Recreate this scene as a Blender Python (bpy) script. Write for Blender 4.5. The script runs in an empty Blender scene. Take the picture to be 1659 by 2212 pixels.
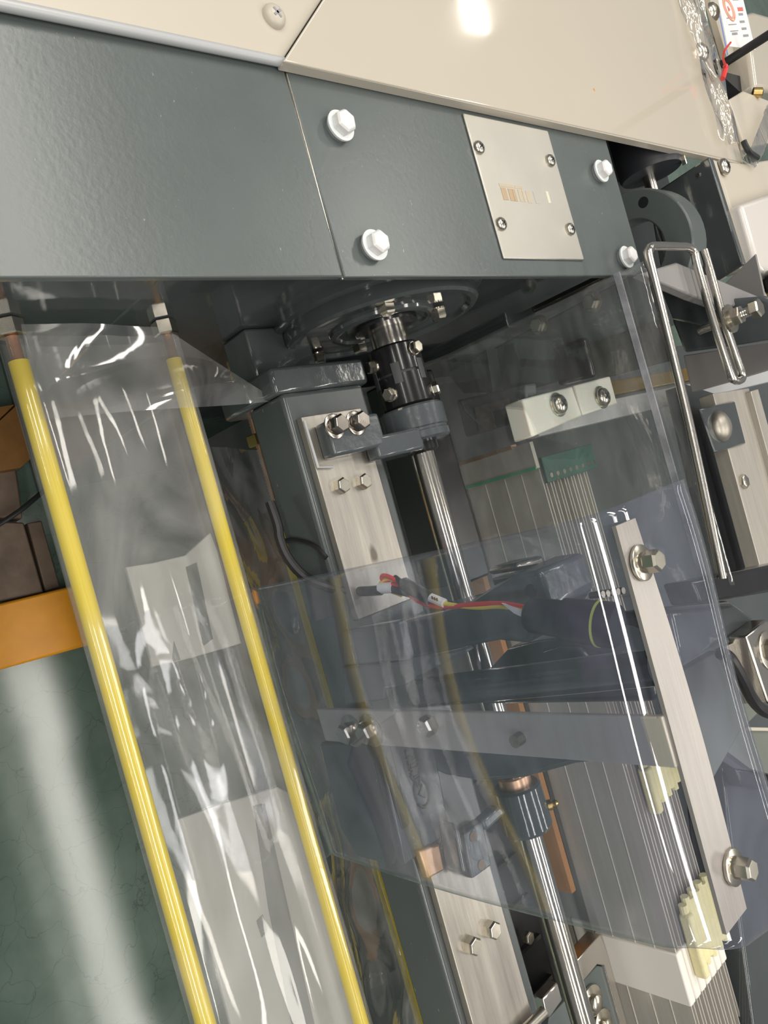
import bpy, bmesh, math, random
from mathutils import Vector, Matrix, noise
random.seed(7)
sc = bpy.context.scene
COL = sc.collection

# ------------------------------------------------------------------ camera
CAMH = 1.35
PITCH = math.radians(48.8)
F = 1661.0                                   # focal length in pixels of the 1659x2212 frame
FWD = Vector((0, math.cos(PITCH), -math.sin(PITCH)))
UPV = Vector((0, math.sin(PITCH), math.cos(PITCH)))
XV = Vector((1, 0, 0))
CR, SR = 0.272, 0.9623
IX = UPV * SR + XV * CR                      # image right
IY = XV * SR - UPV * CR                      # image down
CAM = Vector((0, 0, CAMH))
cam_d = bpy.data.cameras.new('camera')
cam = bpy.data.objects.new('camera', cam_d)
COL.objects.link(cam)
cam_d.sensor_fit = 'VERTICAL'
cam_d.sensor_height = 24.0
cam_d.lens = 24.0 * F / 2212.0
cam_d.clip_start = 0.01
M3 = Matrix((IX, -IY, -FWD)).transposed()
cam.matrix_world = Matrix.Translation(CAM) @ M3.to_4x4()
sc.camera = cam

# ------------------------------------------------------------------ world, lamps, exposure
w = bpy.data.worlds.new('world'); sc.world = w; w.use_nodes = True
bg = w.node_tree.nodes['Background']
bg.inputs[0].default_value = (0.96, 0.98, 1.0, 1)
bg.inputs[1].default_value = 0.20
sc.view_settings.view_transform = 'Standard'
sc.view_settings.look = 'None'
sc.view_settings.exposure = -0.03
sc.view_settings.gamma = 1.0
sc.view_settings.use_curve_mapping = False
def ceiling_or_fill_lamp(x, y, z, sx, sy, radiance, col=(1, 0.95, 0.86)):
    d = bpy.data.lights.new('ceiling_or_fill_lamp', 'AREA'); d.shape = 'RECTANGLE'
    d.size = sx; d.size_y = sy; d.color = col; d.energy = radiance * math.pi * sx * sy
    o = bpy.data.objects.new('ceiling_or_fill_lamp', d); COL.objects.link(o); o.location = (x, y, z)
ceiling_or_fill_lamp(1.9, 1.72, 5.0, 3.4, 0.44, 13)      # row over the machine
ceiling_or_fill_lamp(-2.6, 1.72, 5.0, 3.4, 0.44, 19)
ceiling_or_fill_lamp(1.9, -1.3, 5.0, 3.4, 0.44, 19)
ceiling_or_fill_lamp(-2.6, -1.3, 5.0, 3.4, 0.44, 19)
ceiling_or_fill_lamp(1.9, 4.6, 5.0, 3.4, 0.44, 19)
for q_ in (-2.6, 1.9, 6.4):
    ceiling_or_fill_lamp(q_, -4.3, 5.0, 3.4, 0.44, 19)  # unseen row, added to brighten the upright faces on the near side
ceiling_or_fill_lamp(-4.65, 6.9, 5.0, 0.34, 0.34, 22)
ceiling_or_fill_lamp(-1.9, 4.6, 5.0, 2.0, 0.44, 19)

# ------------------------------------------------------------------ points from the photograph's frame, each at its own real plane
def ray(px, py):
    return FWD + IX * ((px - 829.5) / F) + IY * ((py - 1106) / F)
def PZ(px, py, z):
    r = ray(px, py); return CAM + r * ((z - CAMH) / r.z)
def PY(px, py, y):
    r = ray(px, py); return CAM + r * (y / r.y)
def PX(px, py, x):
    r = ray(px, py); return CAM + r * (x / r.x)
def sx_at(px, py, depth):                    # x of a point at a given depth along the view axis
    return ((px - 829.5) * CR + (py - 1106) * SR) / F * depth

# ------------------------------------------------------------------ materials
MATS = {}
def nodes_of(name):
    m = bpy.data.materials.new(name); m.use_nodes = True
    nt = m.node_tree; MATS[name] = m
    return m, nt, nt.nodes['Principled BSDF']
def N(nt, t, **kw):
    n = nt.nodes.new(t)
    for k, v in kw.items():
        if k in n.inputs: n.inputs[k].default_value = v
        else: setattr(n, k, v)
    return n
def mat(name, col, rough=0.4, metal=0.0, var=0.12, scale=8.0, bump=0.0, bscale=60.0, stretch=(1, 1, 1), coat=0.0, spec=0.5, rvar=0.0, trans=0.0, sss=0.0):
    m, nt, b = nodes_of(name)
    tc = N(nt, 'ShaderNodeTexCoord'); mp = N(nt, 'ShaderNodeMapping'); mp.inputs['Scale'].default_value = stretch
    geo = N(nt, 'ShaderNodeNewGeometry')
    nt.links.new(geo.outputs['Position'], mp.inputs['Vector'])
    no = N(nt, 'ShaderNodeTexNoise', Scale=scale, Detail=6.0, Roughness=0.6)
    nt.links.new(mp.outputs[0], no.inputs['Vector'])
    ra = N(nt, 'ShaderNodeValToRGB')
    ra.color_ramp.elements[0].position = 0.3; ra.color_ramp.elements[1].position = 0.7
    ra.color_ramp.elements[0].color = tuple(c * (1 - var) for c in col) + (1,)
    ra.color_ramp.elements[1].color = tuple(min(1, c * (1 + var)) for c in col) + (1,)
    nt.links.new(no.outputs[0], ra.inputs[0]); nt.links.new(ra.outputs[0], b.inputs['Base Color'])
    b.inputs['Roughness'].default_value = rough; b.inputs['Metallic'].default_value = metal
    b.inputs['Specular IOR Level'].default_value = spec
    b.inputs['Coat Weight'].default_value = coat; b.inputs['Coat Roughness'].default_value = 0.04
    b.inputs['Transmission Weight'].default_value = trans
    if sss: b.inputs['Subsurface Weight'].default_value = sss; b.inputs['Subsurface Scale'].default_value = 0.01
    if rvar:
        mr = N(nt, 'ShaderNodeMapRange'); mr.inputs['To Min'].default_value = max(0.02, rough - rvar); mr.inputs['To Max'].default_value = rough + rvar
        nt.links.new(no.outputs[0], mr.inputs['Value']); nt.links.new(mr.outputs[0], b.inputs['Roughness'])
    if bump:
        n2 = N(nt, 'ShaderNodeTexNoise', Scale=bscale, Detail=4.0)
        nt.links.new(mp.outputs[0], n2.inputs['Vector'])
        bp = N(nt, 'ShaderNodeBump', Strength=bump, Distance=0.002)
        nt.links.new(n2.outputs[0], bp.inputs['Height']); nt.links.new(bp.outputs[0], b.inputs['Normal'])
    return m
mat('paint_grey', (0.098, 0.115, 0.115), 0.27, var=0.10, scale=5, bump=0.05, bscale=250, rvar=0.06)
mat('paint_gloss', (0.062, 0.072, 0.075), 0.12, var=0.15, scale=6, bump=0.22, bscale=55, coat=0.5)
mat('paint_cast', (0.070, 0.081, 0.088), 0.22, var=0.15, scale=10, bump=0.22, bscale=90, coat=0.4)
mat('paint_beam', (0.070, 0.081, 0.083), 0.25, var=0.12, scale=6, bump=0.10, bscale=60, coat=0.3)
mat('beige', (0.56, 0.51, 0.43), 0.07, var=0.02, scale=3, coat=0.5)
mat('beige_dull', (0.54, 0.495, 0.42), 0.35, var=0.02, scale=3)
mat('white_cover', (0.74, 0.70, 0.66), 0.22, var=0.02, scale=3, coat=0.6)
mat('white_cap', (0.82, 0.82, 0.82), 0.35, var=0.02, sss=0.2)
mat('washer_clear', (0.62, 0.66, 0.70), 0.2, var=0.02, trans=0.5)
mat('plate_satin', (0.56, 0.54, 0.49), 0.42, metal=0.85, var=0.05, scale=12, rvar=0.05)
mat('steel', (0.41, 0.385, 0.345), 0.34, metal=0.75, var=0.24, scale=5, stretch=(1.2, 14, 14), bump=0.06, bscale=30, rvar=0.08)
mat('steel_brush', (0.46, 0.43, 0.385), 0.42, metal=0.5, var=0.10, scale=10, stretch=(1, 18, 18), bump=0.05, bscale=40, rvar=0.06)
mat('strip_steel', (0.37, 0.345, 0.33), 0.34, metal=0.4, var=0.06, scale=10, stretch=(1, 18, 18), bump=0.05, bscale=40)
mat('heald_steel', (0.50, 0.475, 0.43), 0.36, metal=0.25, var=0.06, scale=10, stretch=(1, 18, 18), bump=0.05, bscale=40, rvar=0.06)
mat('steel_bright', (0.60, 0.57, 0.53), 0.22, metal=1.0, var=0.06, scale=20)
mat('steel_shaft', (0.70, 0.66, 0.59), 0.16, metal=1.0, var=0.05, scale=5, stretch=(1, 30, 30), bump=0.03, bscale=30)
mat('bolt_steel', (0.62, 0.58, 0.50), 0.24, metal=1.0, var=0.12, scale=60)
mat('bolt_dark', (0.34, 0.31, 0.28), 0.22, metal=1.0, var=0.2, scale=60)
mat('brass', (0.60, 0.42, 0.16), 0.25, metal=1.0, var=0.15, scale=60)
mat('copper', (0.62, 0.40, 0.26), 0.35, metal=0.8, var=0.15, scale=40)
mat('black_oxide', (0.012, 0.012, 0.013), 0.22, var=0.2, scale=30, coat=0.3)
mat('black_dull', (0.012, 0.013, 0.015), 0.45, var=0.2, scale=30)
mat('drum_grey', (0.035, 0.038, 0.046), 0.45, var=0.15, scale=15)
mat('cast_grey', (0.20, 0.19, 0.175), 0.5, metal=0.3, var=0.25, scale=90, bump=0.3, bscale=300)
mat('dome_steel', (0.42, 0.39, 0.34), 0.42, metal=0.9, var=0.1, scale=60)
mat('edge_glint', (0.80, 0.77, 0.70), 0.3, metal=0.2, var=0.03)  # pale diffuse colour stands in for glints along the groove edges
mat('jaw_grey', (0.06, 0.065, 0.07), 0.45)
mat('yellow', (0.70, 0.54, 0.010), 0.30, var=0.05, scale=10, coat=0.4)
mat('yellow_wire', (0.80, 0.62, 0.08), 0.4, var=0.03)
mat('red_wire', (0.70, 0.04, 0.05), 0.4, var=0.03)
mat('red_tie', (0.72, 0.05, 0.05), 0.35, var=0.03)
mat('lime', (0.72, 0.80, 0.15), 0.4, var=0.03)
mat('rubber', (0.018, 0.018, 0.02), 0.4, var=0.1)
mat('sensor_black', (0.018, 0.018, 0.030), 0.38, var=0.1, scale=20)
mat('nylon', (0.78, 0.78, 0.70), 0.35, var=0.04, sss=0.4)
mat('white_wrap', (0.80, 0.77, 0.72), 0.5, var=0.02)
mat('paper', (0.82, 0.81, 0.82), 0.6, var=0.01)
mat('print_grey', (0.30, 0.30, 0.32), 0.6, var=0.02)
mat('print_red', (0.75, 0.15, 0.12), 0.6, var=0.02)
mat('print_orange', (0.80, 0.42, 0.30), 0.6, var=0.02)
mat('print_blue', (0.14, 0.22, 0.55), 0.6, var=0.02)
mat('print_brown', (0.46, 0.34, 0.22), 0.55, var=0.02)
mat('print_tan', (0.52, 0.44, 0.32), 0.5, var=0.02)
mat('print_pale', (0.70, 0.65, 0.53), 0.5, var=0.02)
mat('green_line', (0.02, 0.33, 0.16), 0.4, var=0.05)
mat('teal', (0.02, 0.085, 0.07), 0.4, var=0.1)
mat('foam', (0.74, 0.68, 0.40), 0.85, var=0.06, scale=60, bump=0.4, bscale=300)
mat('card_orange', (0.56, 0.26, 0.09), 0.6, var=0.12, scale=12)
mat('rust', (0.16, 0.115, 0.085), 0.5, metal=0.3, var=0.35, scale=14, bump=0.3, bscale=40)
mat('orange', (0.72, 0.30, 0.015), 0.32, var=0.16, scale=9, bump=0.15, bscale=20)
mat('orange_shaded', (0.20, 0.095, 0.025), 0.45, var=0.3, scale=12, bump=0.2, bscale=30)  # rail orange with the shade under the housing put into the colour
mat('patch_grey', (0.36, 0.36, 0.35), 0.4, var=0.06, scale=8)
mat('olive', (0.15, 0.165, 0.145), 0.4, var=0.1)
mat('mauve_grey', (0.26, 0.25, 0.25), 0.35, var=0.04)
mat('vinyl_grey', (0.45, 0.46, 0.47), 0.3, var=0.03)

def add_specks(name, scale, thr, col):
    nt = MATS[name].node_tree; b = nt.nodes['Principled BSDF']
    src = b.inputs['Base Color'].links[0].from_socket
    geo = N(nt, 'ShaderNodeNewGeometry'); mp = N(nt, 'ShaderNodeMapping'); mp.inputs['Scale'].default_value = (0.45, 1, 1)
    nt.links.new(geo.outputs['Position'], mp.inputs['Vector'])
    no = N(nt, 'ShaderNodeTexNoise', Scale=scale, Detail=2.0); nt.links.new(mp.outputs[0], no.inputs['Vector'])
    r = N(nt, 'ShaderNodeValToRGB'); r.color_ramp.elements[0].position = thr; r.color_ramp.elements[1].position = thr + 0.05
    nt.links.new(no.outputs[0], r.inputs[0])
    mx = N(nt, 'ShaderNodeMix', data_type='RGBA'); mx.inputs[7].default_value = col + (1,)
    nt.links.new(r.outputs[0], mx.inputs[0]); nt.links.new(src, mx.inputs[6]); nt.links.new(mx.outputs[2], b.inputs['Base Color'])
add_specks('paint_grey', 420, 0.74, (0.32, 0.34, 0.34))
add_specks('paint_beam', 300, 0.74, (0.25, 0.26, 0.26))
add_specks('orange', 22, 0.70, (0.20, 0.17, 0.13))
add_specks('steel', 40, 0.70, (0.16, 0.14, 0.12))
# green epoxy floor with hairline cracks and chips
def floor_mat():
    m, nt, b = nodes_of('floor_green')
    geo = N(nt, 'ShaderNodeNewGeometry')
    no = N(nt, 'ShaderNodeTexNoise', Scale=4.0, Detail=8.0, Roughness=0.65); nt.links.new(geo.outputs['Position'], no.inputs['Vector'])
    ra = N(nt, 'ShaderNodeValToRGB'); e = ra.color_ramp.elements
    e[0].position = 0.32; e[0].color = (0.075, 0.118, 0.096, 1); e[1].position = 0.68; e[1].color = (0.145, 0.20, 0.168, 1)
    nt.links.new(no.outputs[0], ra.inputs[0])
    vo = N(nt, 'ShaderNodeTexVoronoi', feature='DISTANCE_TO_EDGE', Scale=17.0)
    n3 = N(nt, 'ShaderNodeTexNoise', Scale=9.0, Detail=5.0)
    nt.links.new(geo.outputs['Position'], n3.inputs['Vector'])
    mx = N(nt, 'ShaderNodeMix', data_type='VECTOR'); mx.inputs[0].default_value = 0.12
    nt.links.new(geo.outputs['Position'], mx.inputs[4]); nt.links.new(n3.outputs['Color'], mx.inputs[5]); nt.links.new(mx.outputs[1], vo.inputs['Vector'])
    r2 = N(nt, 'ShaderNodeValToRGB'); r2.color_ramp.elements[0].position = 0.0; r2.color_ramp.elements[1].position = 0.012
    r2.color_ramp.elements[0].color = (0.55, 0.55, 0.55, 1); r2.color_ramp.elements[1].color = (1, 1, 1, 1)
    nt.links.new(vo.outputs['Distance'], r2.inputs[0])
    mul = N(nt, 'ShaderNodeMix', data_type='RGBA', blend_type='MULTIPLY'); mul.inputs[0].default_value = 0.8
    nt.links.new(ra.outputs[0], mul.inputs[6]); nt.links.new(r2.outputs[0], mul.inputs[7])
    # chips that bare a reddish undercoat
    n4 = N(nt, 'ShaderNodeTexNoise', Scale=11.0, Detail=3.0); nt.links.new(geo.outputs['Position'], n4.inputs['Vector'])
    r3 = N(nt, 'ShaderNodeValToRGB'); r3.color_ramp.elements[0].position = 0.735; r3.color_ramp.elements[1].position = 0.745
    nt.links.new(n4.outputs[0], r3.inputs[0])
    mc = N(nt, 'ShaderNodeMix', data_type='RGBA'); mc.inputs[7].default_value = (0.17, 0.10, 0.075, 1)
    nt.links.new(r3.outputs[0], mc.inputs[0]); nt.links.new(mul.outputs[2], mc.inputs[6]); nt.links.new(mc.outputs[2], b.inputs['Base Color'])
    mr = N(nt, 'ShaderNodeMapRange'); mr.inputs['To Min'].default_value = 0.12; mr.inputs['To Max'].default_value = 0.22
    nt.links.new(no.outputs[0], mr.inputs['Value']); nt.links.new(mr.outputs[0], b.inputs['Roughness'])
    bp = N(nt, 'ShaderNodeBump', Strength=0.05, Distance=0.002); nt.links.new(no.outputs[0], bp.inputs['Height']); nt.links.new(bp.outputs[0], b.inputs['Normal'])
    b.inputs['Specular IOR Level'].default_value = 0.75
floor_mat()

def film_mat(name, tint, haze, gloss, rough, bump, bscale, stretch=(1, 1, 1), hazecol=(0.8, 0.8, 0.8), dist=0.002):
    m = bpy.data.materials.new(name); m.use_nodes = True; MATS[name] = m
    nt = m.node_tree; nt.nodes.clear()
    out = N(nt, 'ShaderNodeOutputMaterial')
    tr = N(nt, 'ShaderNodeBsdfTransparent'); tr.inputs[0].default_value = tint + (1,)
    gl = N(nt, 'ShaderNodeBsdfGlossy', Roughness=rough); gl.inputs[0].default_value = (1, 1, 1, 1)
    df = N(nt, 'ShaderNodeBsdfDiffuse'); df.inputs[0].default_value = hazecol + (1,)
    geo = N(nt, 'ShaderNodeNewGeometry'); mp = N(nt, 'ShaderNodeMapping'); mp.inputs['Scale'].default_value = stretch
    nt.links.new(geo.outputs['Position'], mp.inputs['Vector'])
    no = N(nt, 'ShaderNodeTexNoise', Scale=bscale, Detail=3.0, Distortion=1.2); nt.links.new(mp.outputs[0], no.inputs['Vector'])
    bp = N(nt, 'ShaderNodeBump', Strength=bump, Distance=dist); nt.links.new(no.outputs[0], bp.inputs['Height'])
    nt.links.new(bp.outputs[0], gl.inputs['Normal'])
    lw = N(nt, 'ShaderNodeLayerWeight', Blend=0.5); nt.links.new(bp.outputs[0], lw.inputs['Normal'])
    pw = N(nt, 'ShaderNodeMath', operation='POWER'); pw.inputs[1].default_value = 4.5; nt.links.new(lw.outputs['Facing'], pw.inputs[0])
    fr = N(nt, 'ShaderNodeMath', operation='MULTIPLY_ADD'); fr.inputs[1].default_value = 0.8; fr.inputs[2].default_value = 0.045; nt.links.new(pw.outputs[0], fr.inputs[0])
    ad = N(nt, 'ShaderNodeMath', operation='MULTIPLY'); ad.inputs[1].default_value = gloss; nt.links.new(fr.outputs[0], ad.inputs[0]); ad.use_clamp = True
    m1 = N(nt, 'ShaderNodeMixShader'); m1.inputs[0].default_value = haze
    hn = N(nt, 'ShaderNodeTexNoise', Scale=14.0, Detail=5.0, Distortion=2.0); nt.links.new(mp.outputs[0], hn.inputs['Vector'])
    hr = N(nt, 'ShaderNodeMapRange'); hr.inputs['From Min'].default_value = 0.3; hr.inputs['From Max'].default_value = 0.75
    hr.inputs['To Min'].default_value = haze * 0.4; hr.inputs['To Max'].default_value = haze * 1.7
    nt.links.new(hn.outputs[0], hr.inputs['Value']); nt.links.new(hr.outputs[0], m1.inputs[0])
    nt.links.new(tr.outputs[0], m1.inputs[1]); nt.links.new(df.outputs[0], m1.inputs[2])
    m2 = N(nt, 'ShaderNodeMixShader'); nt.links.new(ad.outputs[0], m2.inputs[0]); nt.links.new(m1.outputs[0], m2.inputs[1]); nt.links.new(gl.outputs[0], m2.inputs[2])
    nt.links.new(m2.outputs[0], out.inputs['Surface'])
film_mat('film', (0.95, 0.95, 0.94), 0.10, 0.8, 0.05, 0.12, 5.0, (0.5, 1, 1), dist=0.008)
film_mat('film_thin', (0.95, 0.95, 0.94), 0.11, 1.5, 0.06, 0.15, 14.0, (1, 1, 1), dist=0.006)
film_mat('sheet_clear', (0.94, 0.95, 0.95), 0.06, 1.3, 0.05, 0.25, 22.0, (0.4, 1, 1), dist=0.004)
film_mat('sheet_blue', (0.875, 0.89, 0.935), 0.04, 1.3, 0.03, 0.08, 6.0, (0.6, 1, 1), hazecol=(0.58, 0.62, 0.78), dist=0.004)
film_mat('sheet_edge', (0.70, 0.72, 0.75), 0.35, 1.5, 0.2, 0.1, 50.0, hazecol=(0.7, 0.7, 0.75))
film_mat('wrap_clear', (0.97, 0.96, 0.94), 0.05, 2.2, 0.04, 0.6, 25.0, (0.5, 1, 1), dist=0.01)

# ------------------------------------------------------------------ mesh builder
WL = {}
def basis(ax):
    ax = Vector(ax).normalized()
    t = Vector((0, 0, 1)) if abs(ax.z) < 0.9 else Vector((1, 0, 0))
    u = ax.cross(t).normalized(); v = ax.cross(u).normalized()
    return ax, u, v
class MB:
    def __init__(s): s.v = []; s.f = []
    def add(s, vs, fs):
        o = len(s.v); s.v += [Vector(p) for p in vs]; s.f += [tuple(i + o for i in f) for f in fs]; return s
    def box(s, x0, x1, y0, y1, z0, z1):
        vs = [(x, y, z) for x in (x0, x1) for y in (y0, y1) for z in (z0, z1)]
        return s.add(vs, [(0, 1, 3, 2), (4, 6, 7, 5), (0, 4, 5, 1), (2, 3, 7, 6), (0, 2, 6, 4), (1, 5, 7, 3)])
    def prism(s, pts, ext):
        pts = [Vector(p) for p in pts]; ext = Vector(ext); n = len(pts)
        vs = pts + [p + ext for p in pts]
        fs = [tuple(range(n)), tuple(range(2 * n - 1, n - 1, -1))] + [(i, n + i, n + (i + 1) % n, (i + 1) % n) for i in range(n)]
        return s.add(vs, fs)
    def lathe(s, p, ax, prof, n=24, ph=0.0):
        p = Vector(p); ax, u, v = basis(ax); vs = []; fs = []
        for t, r in prof:
            for k in range(n):
                a = ph + 2 * math.pi * k / n
                vs.append(p + ax * t + (u * math.cos(a) + v * math.sin(a)) * max(r, 1e-5))
        for j in range(len(prof) - 1):
            for k in range(n):
                a, b = j * n + k, j * n + (k + 1) % n
                fs.append((a, b, b + n, a + n))
        fs.append(tuple(range(n - 1, -1, -1))); m = (len(prof) - 1) * n; fs.append(tuple(range(m, m + n)))
        return s.add(vs, fs)
    def cyl(s, p0, p1, r, n=20):
        p0 = Vector(p0); d = Vector(p1) - p0
        return s.lathe(p0, d, [(0, r), (d.length, r)], n)
    def tube(s, pts, r, n=10, closed=False):
        pts = [Vector(p) for p in pts]; m = len(pts); vs = []; fs = []; up = None
        rr = r if isinstance(r, (list, tuple)) else [r] * m
        for i, p in enumerate(pts):
            a = pts[i - 1] if (i or closed) else p
            b = pts[(i + 1) % m] if (i < m - 1 or closed) else p
            t = (b - a).normalized()
            if up is None: up = basis(t)[1]
            up = (up - t * up.dot(t)).normalized(); w_ = t.cross(up)
            for k in range(n):
                q = 2 * math.pi * k / n
                vs.append(p + (up * math.cos(q) + w_ * math.sin(q)) * rr[i])
        for i in range(m if closed else m - 1):
            for k in range(n):
                a, b = i * n + k, i * n + (k + 1) % n
                c, d = ((i + 1) % m) * n + (k + 1) % n, ((i + 1) % m) * n + k
                fs.append((a, b, c, d))
        if not closed:
            fs.append(tuple(range(n - 1, -1, -1))); fs.append(tuple(range((m - 1) * n, m * n)))
        return s.add(vs, fs)
    def grid(s, rows):
        m, n = len(rows), len(rows[0]); vs = [p for r in rows for p in r]
        return s.add(vs, [(i * n + j, i * n + j + 1, (i + 1) * n + j + 1, (i + 1) * n + j) for i in range(m - 1) for j in range(n - 1)])
    def build(s, name, m, parent=None, bevel=0, smooth=True, solid=0, seg=2, ang=35, subsurf=0):
        me = bpy.data.meshes.new(name)
        lo = [min(v[i] for v in s.v) for i in range(3)]; hi = [max(v[i] for v in s.v) for i in range(3)]
        c = Vector([(a + b) / 2 for a, b in zip(lo, hi)])
        if parent is None: c.z = lo[2]
        me.from_pydata([v - c for v in s.v], [], s.f)
        bm = bmesh.new(); bm.from_mesh(me); bmesh.ops.remove_doubles(bm, verts=bm.verts, dist=1e-6); bmesh.ops.recalc_face_normals(bm, faces=bm.faces); bm.to_mesh(me); bm.free()
        me.materials.append(MATS[m]); me.update()
        if smooth:
            me.polygons.foreach_set('use_smooth', [True] * len(me.polygons)); me.set_sharp_from_angle(angle=math.radians(ang))
        o = bpy.data.objects.new(name, me); COL.objects.link(o)
        base = WL[parent.name] if parent else Vector((0, 0, 0))
        if parent: o.parent = parent
        o.location = c - base; WL[o.name] = c
        if solid:
            md = o.modifiers.new('thickness', 'SOLIDIFY'); md.thickness = solid; md.offset = 0
        if bevel:
            md = o.modifiers.new('edge', 'BEVEL'); md.width = bevel; md.segments = seg; md.limit_method = 'ANGLE'; md.angle_limit = math.radians(40)
        if subsurf:
            md = o.modifiers.new('smooth', 'SUBSURF'); md.levels = subsurf; md.render_levels = subsurf
        return o
def tag(o, label, cat, group=None, kind=None):
    o['label'] = label; o['category'] = cat
    if group: o['group'] = group
    o['kind'] = kind or 'thing'
    return o
def thing(name, label, cat, loc, group=None):
    o = bpy.data.objects.new(name, None); COL.objects.link(o); o.location = loc; o.empty_display_size = 0.02
    WL[o.name] = Vector(loc); return tag(o, label, cat, group)
def struct(name, mb, m, **k):
    o = mb.build(name, m, **k); o['kind'] = 'structure'; return o
def slab(px, z, th, ymax=None):
    pts = [PZ(a, b, z) for a, b in px]
    if ymax is not None:
        for p in pts: p.y = min(p.y, ymax)
    return MB().prism(pts, (0, 0, -th))
def wallY(px, y, th): return MB().prism([PY(a, b, y) for a, b in px], (0, th, 0))
def wallX(px, x, th): return MB().prism([PX(a, b, x) for a, b in px], (-th, 0, 0))
def spline(pts, n=8):
    pts = [Vector(p) for p in pts]; out = []
    for i in range(len(pts) - 1):
        p0 = pts[max(i - 1, 0)]; p1 = pts[i]; p2 = pts[i + 1]; p3 = pts[min(i + 2, len(pts) - 1)]
        for k in range(n):
            t = k / n
            out.append(0.5 * ((2 * p1) + (p2 - p0) * t + (2 * p0 - 5 * p1 + 4 * p2 - p3) * t * t + (3 * p1 - p0 - 3 * p2 + p3) * t ** 3))
    out.append(pts[-1]); return out
def hexbolt(parent, p, ax, r=0.0072, h=0.006, wr=0, wh=0.0016, m='bolt_steel', ph=0.3, name='bolt', lock=False):
    p = Vector(p); axn = Vector(ax).normalized(); q = p + axn * wh if wr else p
    if lock: q = q + axn * 0.002
    o = MB().lathe(q - axn * 0.0005, axn, [(0, r), (h * 0.82, r), (h, r * 0.84), (h * 1.02, r * 0.8)], 6, ph).build(name, m, parent, ang=20)
    if wr: MB().lathe(p, axn, [(0, wr), (wh * 0.8, wr), (wh, wr * 0.93)], 24).build('washer', m, o)
    if lock: MB().lathe(p + axn * wh, axn, [(0, r * 0.95), (0.002, r * 0.95)], 20).build('lock_washer', m, o)
    return o
def panscrew(parent, p, ax, r=0.006, m='bolt_steel', name='screw', cross='black_dull'):
    p = Vector(p); axn, u, v = basis(ax)
    o = MB().lathe(p, axn, [(0, r), (r * 0.25, r), (r * 0.5, r * 0.86), (r * 0.66, r * 0.55), (r * 0.7, 0.0)], 20).build(name, m, parent, ang=60)
    q = p + axn * (r * 0.66)
    a = MB()
    for d, e in ((u, v), (v, u)):
        d2 = (d * 0.8 + e * 0.6) if d is u else (d * 0.8 - e * 0.6)
        e2 = axn.cross(d2)
        pts = [q + d2 * r * 0.45 + e2 * r * 0.1, q - d2 * r * 0.45 + e2 * r * 0.1, q - d2 * r * 0.45 - e2 * r * 0.1, q + d2 * r * 0.45 - e2 * r * 0.1]
        a.prism(pts, axn * r * 0.06)
    a.build('cross_recess', cross, o, smooth=False)
    return o

# ================================================================== SETTING
struct('floor', MB().box(-3, 4, -2.5, 5, -0.05, 0.0), 'floor_green', smooth=False)

# ================================================================== GEAR HOUSING (top plates are level, end face looks along +x)
XE = -0.169; XF = -0.190; ZT = 0.95; XB = -0.335
gh = thing('gear_housing', 'dark grey gear housing with level top plates and glossy end face', 'machine housing', (-0.4, 0.35, 0.70))
MB().box(XB, XE, -0.30, 0.3735, ZT - 0.006, ZT).build('top_plate', 'paint_grey', gh, bevel=0.0012)
MB().box(XB, XE + 0.0006, 0.3742, 0.800, ZT - 0.006, ZT + 0.0006).build('top_plate', 'paint_grey', gh, bevel=0.0012)
b = MB(); b.box(-0.62, XF, -0.30, 0.26, 0.806, ZT - 0.006); b.box(-0.62, XF, 0.26, 0.795, 0.60, ZT - 0.006); b.box(-0.62, XF, 0.44, 0.795, 0.0, 0.60); b.box(-0.62, -0.180, 0.796, 1.35, 0.30, 0.765)
b.build('end_wall', 'paint_gloss', gh, bevel=0.002)
MB().box(-0.95, XF - 0.02, -0.28, -0.26, 0.0, 0.806).build('skirt_or_blocker', 'paint_beam', gh)  # unseen plate, added to block light and darken the floor under the housing
MB().box(-0.97, -0.95, -0.28, 0.8, 0.0, 0.806).build('skirt_or_blocker', 'paint_beam', gh)  # unseen back plate, added for the same darkening
MB().tube([(XE + 0.0012, 0.3737, ZT - 0.002), (XB, 0.3737, ZT + 0.0004)], 0.0009, 6).build('seam_bead', 'bolt_steel', gh)
for px, py in ((733, 272), (806, 528), (1296, 367), (1350, 552)):
    p = PZ(px - 6, py + 8, ZT)
    o = MB().lathe(p, (0, 0, 1), [(0.004, 0.0115), (0.006, 0.0118), (0.0062, 0.0085), (0.0063, 0.0078)], 28).build('bolt_cap', 'white_cap', gh)
    MB().lathe(p, (0, 0, 1), [(0, 0.0098), (0.004, 0.0102)], 28).build('cap_base', 'washer_clear', o)
    MB().lathe(p + Vector((0, 0, 0.006)), (0, 0, 1), [(0, 0.0093), (0.0062, 0.0090), (0.0082, 0.0074), (0.0086, 0.005)], 6, 0.4).build('hex_top', 'white_cap', o, bevel=0.0008, ang=15)

# brass and steel plugs on the end face
for px, py in ((832, 612), (744, 640)):
    hexbolt(gh, PX(px, py, XF), (1, 0, 0), 0.0055, 0.006, m='bolt_steel', name='plug')

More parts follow.
